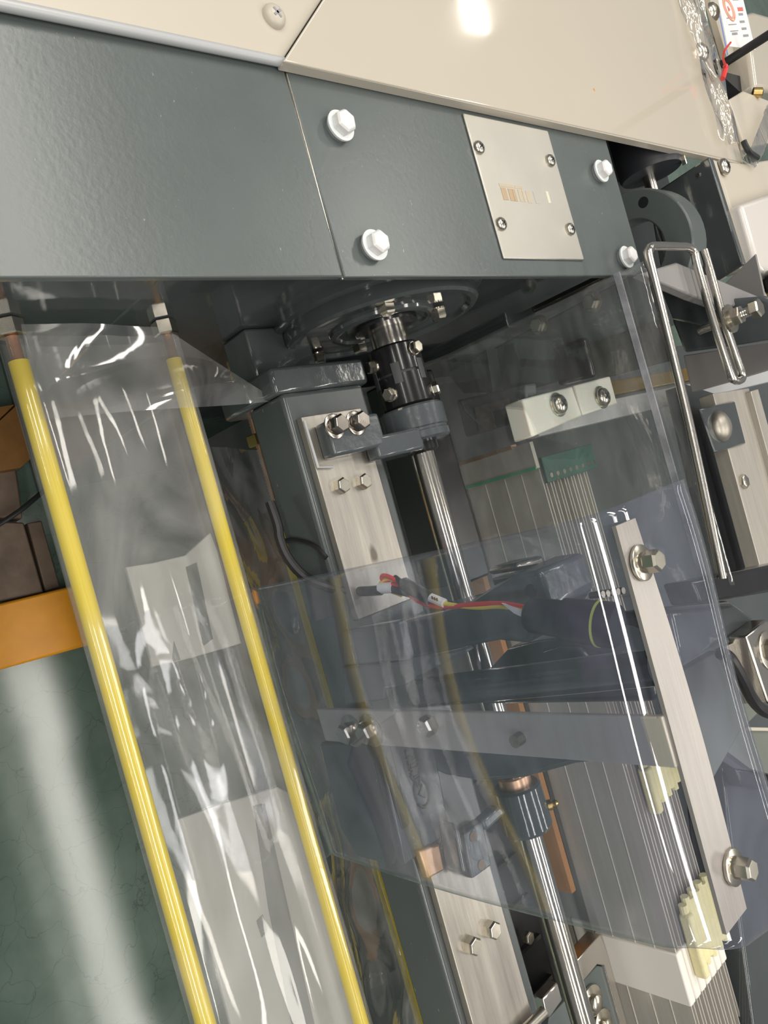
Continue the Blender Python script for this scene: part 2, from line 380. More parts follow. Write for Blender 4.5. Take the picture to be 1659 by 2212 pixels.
# ---- nameplate
npz = ZT + 0.0006
pl = thing('nameplate', 'worn satin steel nameplate with four cross-head screws on dark grey top plate', 'nameplate', PZ(1125, 405, npz))
c = [PZ(998, 248, npz), PZ(1180, 283, npz), PZ(1258, 563, npz), PZ(1085, 562, npz)]
nx0 = (c[0].x + c[1].x) / 2; nx1 = (c[2].x + c[3].x) / 2; ny0 = (c[0].y + c[3].y) / 2; ny1 = (c[1].y + c[2].y) / 2
MB().box(nx0, nx1, ny0, ny1, npz, npz + 0.0022).build('plate', 'plate_satin', pl, bevel=0.0011)
for px, py in ((1033, 320), (1187, 348), (1081, 485), (1230, 496)):
    panscrew(pl, PZ(px, py, npz + 0.0022), (0, 0, 1), 0.0062)
def mark(x0, x1, y0, y1, z, m, parent, nm='print_mark'):
    return MB().box(x0, x1, y0, y1, z, z + 0.00025).build(nm, m, parent, smooth=False)
zz = npz + 0.0022
def nm(px, py, wy, wx, m):
    p = PZ(px, py, zz); mark(p.x - wx / 2, p.x + wx / 2, p.y - wy / 2, p.y + wy / 2, zz, m, pl)
nm(1093, 401, 0.020, 0.0028, 'print_tan'); nm(1119, 405, 0.011, 0.0026, 'print_tan')
for px, py, wy, m in ((1090, 419, 0.0075, 'print_brown'), (1104, 421, 0.0055, 'print_brown'), (1112, 422, 0.004, 'print_brown'), (1124, 423, 0.0045, 'print_tan'), (1131, 424, 0.002, 'print_tan'), (1142, 426, 0.006, 'print_tan'), (1158, 427, 0.006, 'plate_satin'), (1184, 426, 0.0042, 'print_pale')):
    nm(px, py, wy, 0.0115, m)

# ---- beige covers over the housing
ZB = 0.962
xe = PZ(1000, 214, ZB).x
yR = PZ(1602, 342, ZB).y
tc_ = thing('top_cover', 'large glossy beige sheet-metal cover behind the nameplate', 'machine cover', (-0.8, 0.8, 0.93))
cl = PZ(613, 131, ZB); cu = PZ(704, -10, ZB); d = (cu - cl) * 4
MB().prism([cl, (xe, yR, ZB), (xe - 1.2, yR, ZB), cl + d], (0, 0, -0.003)).build('top_sheet', 'beige', tc_, bevel=0.001)
MB().box(xe - 0.0005, xe + 0.0018, cl.y + 0.002, yR - 0.004, ZB - 0.0105, ZB - 0.0012).build('front_lip', 'beige_dull', tc_, bevel=0.0005)
MB().prism([Vector((xe + 0.001, yR, ZB)), Vector((xe + 0.010, yR + 0.055, ZB - 0.024)), Vector((xe - 0.12, yR + 0.06, ZB - 0.024)), Vector((xe - 0.17, yR + 0.16, ZB - 0.060)), Vector((xe - 1.2, yR + 0.16, ZB - 0.060)), Vector((xe - 1.2, yR, ZB))], (0, 0, -0.003)).build('side_fold', 'beige_dull', tc_, bevel=0.0008)
for px, py in ((1516, 113), (1540, 25)):
    p = PZ(px, py, ZB); MB().lathe(p, (0, 0, 1), [(0, 0.013), (0.004, 0.011), (0.007, 0.006), (0.0075, 0.0)], 20).build('rivet', 'bolt_steel', tc_, ang=60)
p = PZ(1283, 194, ZB)
MB().lathe(p, (0, 0, 1), [(0, 0.0018), (0.0006, 0.001)], 8).build('paint_chip', 'card_orange', tc_)
# protective film creased along the far fold
rows = []
for i in range(40):
    x = xe - 0.02 - 0.55 * i / 39; r_ = []
    for j in range(14):
        y = yR - 0.075 + 0.17 * j / 13
        z = ZB + 0.006 - max(0, y - yR) * 0.55 + 0.0035 * math.sin(j * 1.7 + i * 0.25) + 0.002 * math.sin(i * 0.9 + j)
        r_.append((x + 0.004 * math.sin(j), y, z))
    rows.append(r_)
tag(MB().grid(rows).build('protective_film', 'wrap_clear'), 'clear creased protective film along the far fold of the beige cover', 'plastic film')

fc = thing('side_cover', 'beige cover panel with one cross-head screw at the upper left', 'machine cover', (-0.6, 0.2, 0.93))
zl = ZB - 0.006
MB().prism([PZ(-300, -62, zl), PZ(612, 128, zl), PZ(700, -8, zl), PZ(700, -8, zl) + (PZ(700, -8, zl) - PZ(612, 128, zl)) * 3, Vector((-1.2, -0.2, zl))], (0, 0, -0.003)).build('top_sheet', 'beige_dull', fc, bevel=0.0008)
e0 = PZ(-300, -62, zl); e1 = PZ(612, 128, zl)
MB().tube([e0 + Vector((0.0015, 0, -0.0012)), e1 + Vector((0.0015, 0, -0.0012))], 0.0036, 12).build('rolled_edge', 'vinyl_grey', fc)
panscrew(fc, PZ(590, 38, zl), (0, 0, 1), 0.0088, 'beige_dull', cross='print_grey')

# ================================================================== FLANGE, COUPLING, BEARING, SHAFT
SY, SZ = 0.513, 0.839
fl = thing('shaft_flange', 'round glossy dark grey bearing flange with hex bolts on the housing end face', 'flange', (XF, SY, SZ - 0.1))
FC = Vector((XF, 0.513, 0.834))
MB().lathe(FC, (1, 0, 0), [(0, 0.101), (0.006, 0.101), (0.008, 0.098)], 64).build('backing_ring', 'paint_gloss', fl)
MB().lathe(FC, (1, 0, 0), [(0.006, 0.092), (0.010, 0.094), (0.020, 0.094), (0.0225, 0.0915), (0.0225, 0.086), (0.019, 0.083), (0.018, 0.05)], 64).build('disc', 'paint_gloss', fl)
MB().lathe(FC, (1, 0, 0), [(0.017, 0.052), (0.021, 0.051), (0.0225, 0.048), (0.0225, 0.044), (0.020, 0.042), (0.019, 0.03)], 48).build('hub_ring', 'paint_gloss', fl)
MB().lathe(Vector((XF, SY, SZ)), (1, 0, 0), [(0.018, 0.031), (0.024, 0.030), (0.025, 0.022)], 40).build('seal', 'black_oxide', fl)
for px, py in ((944, 668), (664, 773), (838, 609), (775, 742)):
    p = PX(px, py, XF + 0.0205)
    if (p - FC).length > 0.087: p = FC + Vector((0.0205, 0, 0)) + (p - FC - Vector((0.0205, 0, 0))).normalized() * 0.078
    hexbolt(fl, p, (1, 0, 0), 0.0078, 0.009, m='bolt_steel', wr=0.0085)

cp = thing('shaft_coupling', 'black jaw coupling with hex clamp bolts between flange and bearing block', 'coupling', (-0.12, SY, SZ - 0.03))
A = Vector((0, SY, SZ))
def at(x): return A + Vector((x, 0, 0))
MB().lathe(at(-0.168), (1, 0, 0), [(0, 0.0185), (0.0235, 0.0185), (0.0245, 0.017)], 32).build('collar', 'steel_bright', cp)
MB().lathe(at(-0.146), (1, 0, 0), [(0, 0.0235), (0.002, 0.025), (0.026, 0.025), (0.026, 0.02)], 48).build('hub', 'black_oxide', cp)
MB().lathe(at(-0.1175), (1, 0, 0), [(0, 0.02), (0, 0.025), (0.028, 0.025), (0.030, 0.0235)], 48).build('hub', 'black_oxide', cp)
MB().lathe(at(-0.121), (1, 0, 0), [(0, 0.0225), (0.004, 0.0225)], 48).build('spider', 'jaw_grey', cp)
for k, a0 in enumerate((20, 80, 140, 200, 260, 320)):
    m = MB()
    for q in range(5):
        pass
    a1, a2 = math.radians(a0 - 9), math.radians(a0 + 9); pts = []
    for q in range(5):
        a = a1 + (a2 - a1) * q / 4; pts.append(at(-0.128) + Vector((0, math.cos(a) * 0.0256, math.sin(a) * 0.0256)))
    for q in range(4, -1, -1):
        a = a1 + (a2 - a1) * q / 4; pts.append(at(-0.128) + Vector((0, math.cos(a) * 0.021, math.sin(a) * 0.021)))
    m.prism(pts, (0.019, 0, 0)).build('jaw_tooth', 'jaw_grey', cp)
def radial_bolt(parent, x, ang, r0=0.0243, rr=0.0062, h=0.0062):
    d = Vector((0, math.cos(ang), math.sin(ang)))
    return hexbolt(parent, at(x) + d * r0, d, rr, h, wr=rr * 1.08, wh=0.0025)
for x, ang in ((-0.137, 88), (-0.131, 190), (-0.101, 165), (-0.098, 55)):
    radial_bolt(cp, x, math.radians(ang))

bb = thing('bearing_block', 'grey cast bearing block bolted to the beam beside the black coupling', 'bearing block', (-0.06, 0.45, 0.844))
MB().lathe(at(-0.0865), (1, 0, 0), [(0, 0.0295), (0.002, 0.0315), (0.021, 0.0315), (0.022, 0.030), (0.024, 0.030), (0.025, 0.031), (0.031, 0.031), (0.033, 0.029), (0.034, 0.018)], 48).build('housing', 'paint_cast', bb)
MB().lathe(at(-0.055), (1, 0, 0), [(0, 0.017), (0.010, 0.017), (0.012, 0.014)], 32).build('seal', 'black_oxide', bb)
zb = 0.862
c4 = [PZ(676, 922, zb), PZ(800, 884, zb), PZ(812, 960, zb), PZ(690, 1000, zb)]
bx0 = (c4[0].x + c4[1].x) / 2; bx1 = (c4[2].x + c4[3].x) / 2
MB().box(bx0, bx1, 0.393, 0.452, 0.8445, zb).build('foot', 'paint_cast', bb, bevel=0.003)
MB().prism([(bx0 + 0.020, 0.44, 0.846), (bx0 + 0.020, 0.44, zb - 0.001), (bx0 + 0.020, 0.490, 0.868), (bx0 + 0.020, 0.505, 0.83), (bx0 + 0.020, 0.48, 0.82)], (0.020, 0, 0)).build('arm', 'paint_cast', bb, bevel=0.003)
for px, py in ((722, 921), (768, 914)):
    hexbolt(bb, PZ(px, py, zb), (0, 0, 1), 0.0082, 0.0085, wr=0.0105, m='bolt_dark', lock=True)
o = MB().lathe(at(-0.062) + Vector((0, -0.026, 0.016)), (0.1, -0.55, 0.83), [(0, 0.0036), (0.004, 0.0036), (0.0045, 0.0026), (0.007, 0.0030), (0.0085, 0.0015)], 14).build('grease_nipple', 'bolt_steel', bb)

tag(MB().lathe(at(-0.160), (1, 0, 0), [(0, 0.0112), (1.1, 0.0112)], 40).build('drive_shaft', 'steel_shaft'), 'long polished steel drive shaft beside the bolted beam', 'shaft')

# ================================================================== BEAM
bm_ = thing('cross_beam', 'dark grey cross beam carrying steel plates along its top', 'machine beam', (0.3, 0.42, 0.78))
MB().box(-0.117, 1.1, 0.376, 0.467, 0.783, 0.8362).build('box_section', 'paint_beam', bm_, bevel=0.004, seg=3)
MB().box(-0.141, -0.117, 0.373, 0.478, 0.745, 0.834).build('end_flange', 'paint_gloss', bm_, bevel=0.004)
MB().box(XF + 0.0003, -0.141, 0.39, 0.46, 0.75, 0.79).build('neck', 'paint_gloss', bm_, bevel=0.003)
pa = MB().box(-0.094, 0.080, 0.384, 0.450, 0.8363, 0.844).build('steel_plate', 'steel', bm_, bevel=0.0008)
pb = MB().box(0.285, 1.05, 0.384, 0.450, 0.8363, 0.844).build('steel_plate', 'steel', bm_, bevel=0.0008)
MB().tube([(-0.090, 0.3845, 0.846), (-0.05, 0.3845, 0.8465), (-0.048, 0.40, 0.846)], 0.0013, 8).build('weld_bead', 'vinyl_grey', bm_)
for px, py in ((734, 1051), (781, 1042)):
    hexbolt(bm_, PZ(px, py, 0.844), (0, 0, 1), 0.0070, 0.0075, m='bolt_steel')
for px, py in ((1014, 2040), (1056, 2006)):
    hexbolt(bm_, PZ(px, py, 0.844), (0, 0, 1), 0.0078, 0.009, m='bolt_steel')
p = PZ(1165, 2190, 0.850)
MB().cyl(p + Vector((0.0, -0.035, 0.0)), p + Vector((0, 0.004, 0.002)), 0.0048).build('rod_end', 'bolt_steel', bm_)

# ================================================================== YELLOW TIE RODS
rods = []
for i, (y, z, r, x0, lab, mm) in enumerate(((0.180, 0.833, 0.0066, -0.161, 'yellow sleeved tie rod nearest the green floor', 'bolt_steel'), (0.300, 0.817, 0.0059, -0.159, 'yellow sleeved tie rod in the middle, with two nuts at the housing', 'bolt_steel'), (0.464, 0.653, 0.0072, -0.034, 'yellow sleeved tie rod low under the cross beam', 'brass'))):
    t = thing('tie_rod', lab, 'tie rod', (0.3, y, z - r), 'yellow tie rods')
    MB().cyl((x0, y, z), (1.0, y, z), r, 24).build('sleeve', 'yellow', t)
    ring = []
    n = 90
    for k in range(n):
        ring.append((k * 0.0007, 0.0038 + 0.0006 * (k % 2)))
    MB().lathe((XF - 0.0, y, z), (1, 0, 0), [(a * (x0 - XF) / 0.0623, b_) for a, b_ in ring], 14).build('threaded_end', 'copper' if i != 1 else 'brass', t, ang=80)
    MB().lathe((XF + 0.0003, y, z), (1, 0, 0), [(0, 0.0088), (0.001, 0.0098), (0.0105, 0.0098), (0.0115, 0.0088)], 6, 0.5).build('nut', mm, t, ang=15)
    if i == 2: MB().lathe((-0.118, y, z), (1, 0, 0), [(0, 0.0105), (0.001, 0.012), (0.012, 0.012), (0.013, 0.0105)], 6, 0.2).build('nut', mm, t, ang=15)
    rods.append(t)

# ---- clear film wrapped round the two near rods
def section(x, i):
    out = []
    y1, z1, y2, z2 = 0.180, 0.833, 0.300, 0.817
    R1, R2 = 0.0094, 0.0086
    for k in range(9):
        a = math.radians(-100 - 170 * k / 8); out.append((y1 + R1 * math.cos(a), z1 + R1 * math.sin(a)))
    for k in range(1, 16):
        t = k / 16; y = y1 + (y2 - y1) * t; s_ = math.sin(math.pi * t)
        z = z1 + R1 + (z2 + R2 - z1 - R1) * t - 0.004 * s_ + s_ * (0.0020 * math.sin(7 * t + x * 9) + 0.0008 * math.sin(19 * t - x * 15 + 1.0) + 0.0014 * noise.noise(Vector((x * 9, t * 6, 0))))
        out.append((y, z))
    for k in range(9):
        a = math.radians(90 - 175 * k / 8); out.append((y2 + R2 * math.cos(a), z2 + R2 * math.sin(a)))
    for k in range(1, 14):
        t = k / 14; y = y2 + (y1 - y2) * t; s_ = math.sin(math.pi * t)
        z = z2 - R2 + (z1 - R1 - z2 + R2) * t - s_ * 0.006 + s_ * 0.0015 * math.sin(9 * t + x * 12)
        out.append((y, z))
    return [(x, a, b_) for a, b_ in out]
rows = [section(-0.176 + 1.12 * i / 150, i) for i in range(151)]
tag(MB().grid(rows).build('film_sleeve', 'film', ang=80), 'clear wrinkled plastic film wrapped round the two near yellow rods', 'plastic film')

# loose flap with a pointed tip by the housing
rows = []
A0, A1, B1, B0 = PZ(45, 700, 0.846), PZ(352, 706, 0.835), PZ(600, 866, 0.813), PZ(88, 906, 0.844)
for i in range(25):
    v = i / 24; r_ = []
    for j in range(41):
        u = j / 40
        L = A0.lerp(B0, v); Rr = A1.lerp(B1, v ** 0.9)
        p = L.lerp(Rr, u)
        p = p + Vector((-0.001 * math.sin(math.pi * v) * u, 0, 0.004 * math.sin(math.pi * u) * math.sin(7 * v + 4 * u) - 0.002 * u * math.sin(math.pi * v)))
        r_.append(p)
    rows.append(r_)
tag(MB().grid(rows).build('film_flap', 'film_thin', ang=80), 'loose clear film flap with a pointed tip at the rod ends', 'plastic film')

# film slung between the middle and the low rod
rows = []
for i in range(80):
    x = -0.10 + 0.95 * i / 79; r_ = []
    for j in range(17):
        t = j / 16; y = 0.306 + (0.458 - 0.306) * t
        z = 0.808 + (0.660 - 0.808) * t - 0.02 * math.sin(math.pi * t) + 0.006 * math.sin(x * 24 + t * 5) * math.sin(math.pi * t) + 0.004 * math.sin(x * 60 - t * 9) * math.sin(math.pi * t)
        r_.append((x, y, z))
    rows.append(r_)
tag(MB().grid(rows).build('film_sling', 'film_thin', ang=80), 'thin crumpled clear film slung between middle rod and low rod', 'plastic film')

# pale panels and dark strips added under the film to give its grey patches
def pale_panel(name, px, z, lab, strips):
    t = thing(name, lab, 'board', PZ(px[0][0], px[0][1], z - 0.004), 'panels added under the film')
    slab(px, z, 0.004).build('panel', 'patch_grey', t, bevel=0.0008)
    for q in strips: slab(q, z + 0.0006, 0.0006).build('dark_strip', 'paint_beam', t, smooth=False)
pale_panel('added_panel', [(272, 1225), (330, 1216), (400, 1200), (455, 1150), (470, 1190), (522, 1390), (400, 1425), (330, 1440)], 0.784, 'pale grey panel added under the film, nearer the housing', [[(402, 1225), (425, 1215), (460, 1380), (440, 1395)], [(376, 1385), (390, 1425), (372, 1430)]])
pale_panel('added_panel', [(385, 1770), (470, 1740), (600, 1700), (640, 1720), (790, 2300), (520, 2300)], 0.784, 'pale grey panel added under the film, at the lower edge of the picture', [[(548, 1740), (572, 1735), (690, 2260), (640, 2260), (580, 1960)], [(555, 1990), (568, 1975), (578, 2010), (566, 2025)]])

# ================================================================== FLOOR-LEVEL THINGS UNDER THE HOUSING
t_ = slab([(-140, 1338), (190, 1257), (228, 1384), (-140, 1486)], 0.045, 0.045)
tag(t_.build('orange_rail', 'orange', bevel=0.004), 'orange painted steel rail lying across the green floor, paint chipped', 'floor rail')
ru = thing('rusty_plate', 'rusty brown steel plate lying on the floor beyond the orange rail', 'steel plate', PZ(60, 1200, 0))
slab([(-140, 1120), (52, 1128), (95, 1280), (-140, 1330)], 0.03, 0.03).build('plate', 'rust', ru, bevel=0.003)
slab([(58, 1130), (90, 1125), (130, 1268), (98, 1278)], 0.02, 0.02).build('ledge', 'rust', ru, bevel=0.002)
tag(slab([(-140, 900), (60, 870), (215, 850), (235, 965), (45, 1010), (-140, 1040)], 0.05, 0.05, ymax=0.43).build('orange_rail', 'orange_shaded', bevel=0.004), 'second orange rail in the shade under the housing', 'floor rail')
tag(slab([(-140, 1010), (35, 1008), (50, 1120), (-140, 1115)], 0.028, 0.028, ymax=0.43).build('rusty_plate', 'rust', bevel=0.003), 'rusty plate in the shade between the two orange rails', 'steel plate')
tag(MB().tube(spline([PZ(-30, 1150, 0.06), PZ(40, 1105, 0.07), PZ(95, 1060, 0.064), PZ(120, 1038, 0.06)]), 0.004, 8).build('thin_cable', 'rubber'), 'thin black cable hanging over the rusty plate', 'cable')

# ================================================================== HEALD FRAMES (ten thin frames, pitch 13 mm)
HY, HZ = 0.752, 0.7835
for i in range(7):
    y = HY + 0.0145 * i
    lab = ['frontmost', 'second', 'third', 'fourth', 'fifth', 'sixth', 'rearmost'][i]
    h = thing('heald_frame', 'thin steel heald frame, %s of the seven behind the drive shaft' % lab, 'heald frame', (0.6, y, 0.5), 'heald frames')
    zb0 = 0.664 if i == 0 else 0.605
    b = MB(); x0 = 0.0 if i == 0 else 0.004
    b.box(x0, 1.25, y, y + 0.0016, zb0, HZ); b.box(x0, 1.25, y + 0.0066, y + 0.0082, zb0, HZ - 0.0006); b.box(x0, 1.25, y + 0.001, y + 0.007, zb0, HZ - 0.014)
    b.build('rail', 'heald_steel', h)
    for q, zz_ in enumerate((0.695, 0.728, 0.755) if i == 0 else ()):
        MB().box(0.002, 1.25, y - 0.0007, y + 0.001, zz_, zz_ + 0.0010).build('groove_edge', 'edge_glint', h)
    MB().box(0.604, 0.670, y - 0.0022, y + 0.0108, 0.668 if i == 0 else 0.62, HZ + 0.0022).build('wrap', 'white_wrap', h, bevel=0.002)
for k, (x0, x1, yb, lab) in enumerate(((0.373, 0.434, 0.843, 'pale yellow foam strip across the heald frames by the flat bar'), (0.557, 0.640, 0.852, 'pale yellow foam strip on the heald frames by the white wraps'))):
    f = thing('foam_strip', lab, 'foam strip', (x0, 0.8, HZ), 'foam strips on the heald frames')
    b = MB()
    for j in range(9):
        y0 = 0.775 + 0.0085 * j
        if y0 + 0.0085 > yb: break
        b.lathe((x0 - 0.006 * (j % 2), y0 + 0.0042, HZ + 0.0085), (1, 0, 0), [(0, 0.0054), (x1 - x0, 0.0054)], 10)
    b.build('ribbed_top', 'foam', f)
    MB().box(x0 + 0.010, x1 + 0.006, 0.772, 0.784, HZ + 0.0026, HZ + 0.018).build('front_flap', 'foam', f, bevel=0.003)

en = thing('frame_end_bar', 'steel end bar outlined in green at the end of the heald frames', 'end bar', (-0.02, 0.75, 0.66))
MB().box(-0.033, -0.0005, 0.745, 0.7515, 0.664, 0.786).build('bar', 'heald_steel', en)
MB().box(-0.036, -0.031, 0.742, 0.7525, 0.664, 0.760).build('copper_edge', 'copper', en)
MB().box(-0.003, 0.0005, 0.7430, 0.7455, 0.664, 0.786).build('green_line', 'green_line', en)
MB().box(-0.031, 0.0005, 0.7430, 0.7455, 0.6615, 0.6655).build('green_line', 'green_line', en)
cb = thing('teal_comb', 'teal comb plate with small holes at the ends of the heald frames', 'comb plate', (0, 0.8, HZ))
MB().box(-0.012, 0.020, 0.755, 0.865, HZ + 0.001, HZ + 0.006).build('plate', 'teal', cb, bevel=0.001)
for j in range(8): MB().lathe((0.012, 0.764 + 0.0135 * j, HZ + 0.006), (0, 0, 1), [(0, 0.0032), (0.0008, 0.0030)], 10).build('hole_rim', 'bolt_steel', cb)
tag(MB().box(0.06, 0.545, 0.735, 0.744, 0.612, 0.6635).build('orange_board', 'card_orange', bevel=0.001), 'thin orange board standing below the frontmost heald frame', 'board')

# white rail running away past the frame ends
rl = thing('guide_rail', 'pale grey guide rail with brass strip running away past the frame ends', 'rail', (-0.05, 1.1, 0.77))
MB().box(-0.062, -0.036, 0.748, 1.75, 0.780, 0.800).build('rail_body', 'vinyl_grey', rl, bevel=0.0015)
MB().box(-0.085, -0.066, 0.90, 1.75, 0.786, 0.806).build('brass_strip', 'brass', rl, bevel=0.001)
nb = thing('nylon_block', 'milky white nylon block with two screws on the guide rail', 'nylon block', (-0.07, 0.8, 0.80))
slab([(1128, 862), (1236, 834), (1258, 898), (1150, 944)], 0.828, 0.027).build('block', 'nylon', nb, bevel=0.002)
slab([(1240, 832), (1318, 812), (1334, 872), (1260, 897)], 0.822, 0.021).build('block', 'nylon', nb, bevel=0.002)
for px, py in ((1206, 874), (1300, 858)):
    p = PZ(px, py, 0.829 if px < 1250 else 0.823); panscrew(nb, p, (0, 0, 1), 0.0120, 'bolt_steel'); MB().lathe(p + Vector((0, 0, -0.001)), (0, 0, 1), [(0, 0.0145), (0.0012, 0.0145)], 24).build('washer', 'bolt_steel', nb)

# casting and brackets behind the clear curtain
sb = thing('side_bracket', 'dark grey cast bracket behind the clear curtain next to the bearing block', 'bracket', (-0.1, 0.72, 0.60))
wallY([(985, 865), (1075, 845), (1135, 830), (1140, 905), (1005, 945)], 0.722, 0.022).build('casting', 'paint_grey', sb, bevel=0.003)
wallY([(1024, 880), (1098, 861), (1100, 880), (1062, 890), (1070, 925), (1036, 935)], 0.720, 0.002).build('machined_pad', 'cast_grey', sb)
wallY([(1034, 765), (1050, 755), (1066, 850), (1054, 860)], 0.735, 0.02).build('rib', 'paint_beam', sb)
pp = thing('bracket_plate', 'dark grey upright plate with two hex bolts behind the clear curtain', 'bracket plate', (-0.125, 0.9, 0.75))
wallY([(965, 806), (1395, 577), (1445, 690), (1300, 760), (1240, 815), (1130, 845), (1000, 850)], 0.785, 0.008).build('plate', 'paint_grey', pp, bevel=0.002)
for px, py in ((1166, 702), (1281, 652)):
    hexbolt(pp, PY(px, py, 0.785), (0, -1, 0), 0.009, 0.009, wr=0.012)
wallY([(1190, 752), (1262, 728), (1283, 815), (1205, 835)], 0.774, 0.010).build('black_cover', 'black_oxide', pp, bevel=0.004)
wallY([(1272, 745), (1420, 690), (1446, 780), (1330, 812), (1290, 816)], 0.779, 0.005).build('brown_plate', 'bolt_dark', pp)
tag(MB().box(-0.14, 0.10, 0.600, 0.640, 0.69, 0.765).build('black_bar', 'black_oxide', bevel=0.003), 'glossy black bar behind the drive shaft near the coupling', 'bar')
b = MB().box(-0.165, 1.3, 0.55, 2.8, 0.30, 0.60)
tag(b.build('machine_base', 'paint_beam'), 'dark grey machine base below the heald frames', 'machine base')

# ================================================================== CLEAR CURTAIN AND WIRE FRAME
CY = 0.70
top = [PY(1395, 545, CY)]
wz = top[0].z
rows = []
for i in range(60):
    x = -0.160 + 0.315 * i / 59; r_ = []
    for j in range(24):
        t = j / 23; z = wz - 0.004 - 0.315 * t
        y = CY - 0.002 + 0.006 * math.sin(x * 30 + 4 * t) * t + 0.004 * math.sin(x * 80 + 9 * t) * t - (0.03 * max(0, t - 0.85) / 0.15 if t > 0.85 else 0)
        r_.append((x, y, z))
    rows.append(r_)
cu_ = thing('clear_curtain', 'clear plastic curtain hanging from the bent wire frame', 'plastic curtain', (0, CY, wz - 0.32))
MB().grid(rows).build('sheet', 'sheet_clear', cu_, solid=0.0008, ang=80)
b = MB()
MB().box(-0.160, 0.150, CY - 0.007, CY - 0.005, wz - 0.0335, wz - 0.0270).build('zip_strip', 'sheet_edge', cu_)
wf = thing('wire_frame', 'bent stainless wire frame with closed loop and upright bolt', 'wire frame', (0, CY, wz))
wire_px = [(1560, 1250), (1490, 920), (1420, 630), (1401, 552), (1403, 541), (1412, 532), (1470, 533), (1488, 535), (1500, 546), (1508, 580), (1540, 690), (1577, 805), (1586, 820), (1597, 822), (1603, 810), (1585, 755), (1560, 680), (1535, 590), (1520, 540)]
pts = [PZ(a, b_, wz) for a, b_ in wire_px]
MB().tube(spline(pts, 6), 0.0042, 12).build('wire', 'steel_bright', wf)
p = PZ(1568, 692, wz)
hx = MB().cyl(p + Vector((0, 0, -0.03)), p + Vector((0, 0, 0.030)), 0.0046, 20)
for k in range(8): hx.lathe(p + Vector((0, 0, 0.010 + k * 0.0022)), (0, 0, 1), [(0, 0.0045), (0.0011, 0.0053), (0.0022, 0.0045)], 18)
bo = hx.build('clamp_bolt', 'steel_bright', wf)
MB().lathe(p + Vector((0, 0, 0.028)), (0, 0, 1), [(0, 0.0102), (0.007, 0.0102), (0.0084, 0.0088)], 6, 0.3).build('head', 'bolt_steel', bo, ang=15)
MB().lathe(p + Vector((0, 0, 0.0085)), (0, 0, 1), [(0, 0.0100), (0.0075, 0.0100), (0.0085, 0.0090)], 6, 0.1).build('nut', 'bolt_steel', bo, ang=15)
MB().lathe(p + Vector((0, 0, 0.0043)), (0, 0, 1), [(0, 0.0152), (0.0018, 0.0152)], 28).build('washer', 'bolt_steel', bo)
MB().lathe(p + Vector((0, 0, 0.0062)), (0, 0, 1), [(0, 0.0088), (0.0022, 0.0088)], 24).build('lock_washer', 'bolt_steel', bo)

# grey bracket arm that carries the wire frame
ba = thing('angle_bracket', 'dark grey angled bracket arm under the wire loop', 'bracket', PZ(1520, 700, 0.85))
zba = wz - 0.012
slab([(1385, 590), (1462, 566), (1640, 640), (1680, 655), (1560, 662), (1500, 640), (1430, 610)], zba, 0.012).build('arm_top', 'mauve_grey', ba, bevel=0.002)
wallY([(1420, 608), (1510, 652), (1560, 672), (1570, 720), (1500, 700), (1452, 690)], 0.868, 0.02).build('arm_web', 'paint_gloss', ba, bevel=0.002)
wallY([(1450, 690), (1548, 648), (1640, 640), (1690, 660), (1690, 730), (1600, 745), (1478, 762)], 0.892, 0.05).build('block', 'paint_cast', ba, bevel=0.003)
tag(wallY([(1476, 768), (1690, 735), (1690, 790), (1560, 830), (1494, 848)], 0.955, 0.02).build('shade_plate', 'mauve_grey', bevel=0.001), 'mauve grey plate below the angled bracket arm', 'plate')

# ================================================================== GAP BEHIND THE HOUSING: clamp ring, dark roller, rod, side plate
sp = thing('side_plate', 'dark grey upright side plate with beige rim beside the gap', 'side plate', (-0.3, 0.96, 0.7))
wallY([(1400, 425), (1531, 338), (1605, 572), (1530, 620), (1440, 660)], 1.00, 0.012).build('plate', 'paint_gloss', sp, bevel=0.002)
slab([(1531, 340), (1548, 346), (1622, 580), (1602, 585)], PY(1531, 340, 1.00).z, 0.02).build('rim', 'beige_dull', sp, bevel=0.002)
MB().lathe(PY(1510, 378, 1.00), (0, -1, 0), [(0, 0.003), (0.002, 0.002)], 12).build('dimple', 'bolt_steel', sp)
ro = thing('dark_roller', 'dark rubber roller with a nut on its side, in the gap behind the housing', 'roller', PY(1400, 370, 0.90))
q = PY(1412, 392, 0.955)
MB().lathe(q + Vector((-0.075, 0, 0)), (1, 0, 0), [(0, 0.036), (0.004, 0.038), (0.062, 0.038), (0.066, 0.036), (0.066, 0.02)], 40).build('drum', 'drum_grey', ro)
hexbolt(ro, q + Vector((-0.010, 0.014, 0.0335)), (0, 0.35, 0.93), 0.0065, 0.0055)
rp0 = PY(1405, 395, 0.955); rp1 = PY(1424, 465, 0.955)
tag(MB().cyl(rp0 + Vector((-0.02, 0, 0)), rp1 + Vector((0.09, 0, 0)), 0.0075).build('guide_rod', 'steel_bright'), 'short bright steel rod between the dark roller and the clamp ring', 'rod')
cr = thing('clamp_ring', 'grey split clamp ring with a bolt hole in the gap', 'clamp ring', PX(1420, 500, -0.20))
C0 = PY(1372, 545, 0.845)
def ring_pts(c, rad, a0, a1, n=28):
    return [c + Vector((-math.cos(math.radians(a0 + (a1 - a0) * k / n)) * rad, 0, math.sin(math.radians(a0 + (a1 - a0) * k / n)) * rad)) for k in range(n + 1)]
oo = ring_pts(C0, 0.068, -70, 150); ii = ring_pts(C0, 0.035, -70, 150)
b = MB(); n = len(oo); dv = Vector((0, 0.034, 0))
vs = oo + ii + [p + dv for p in oo] + [p + dv for p in ii]
fs = []
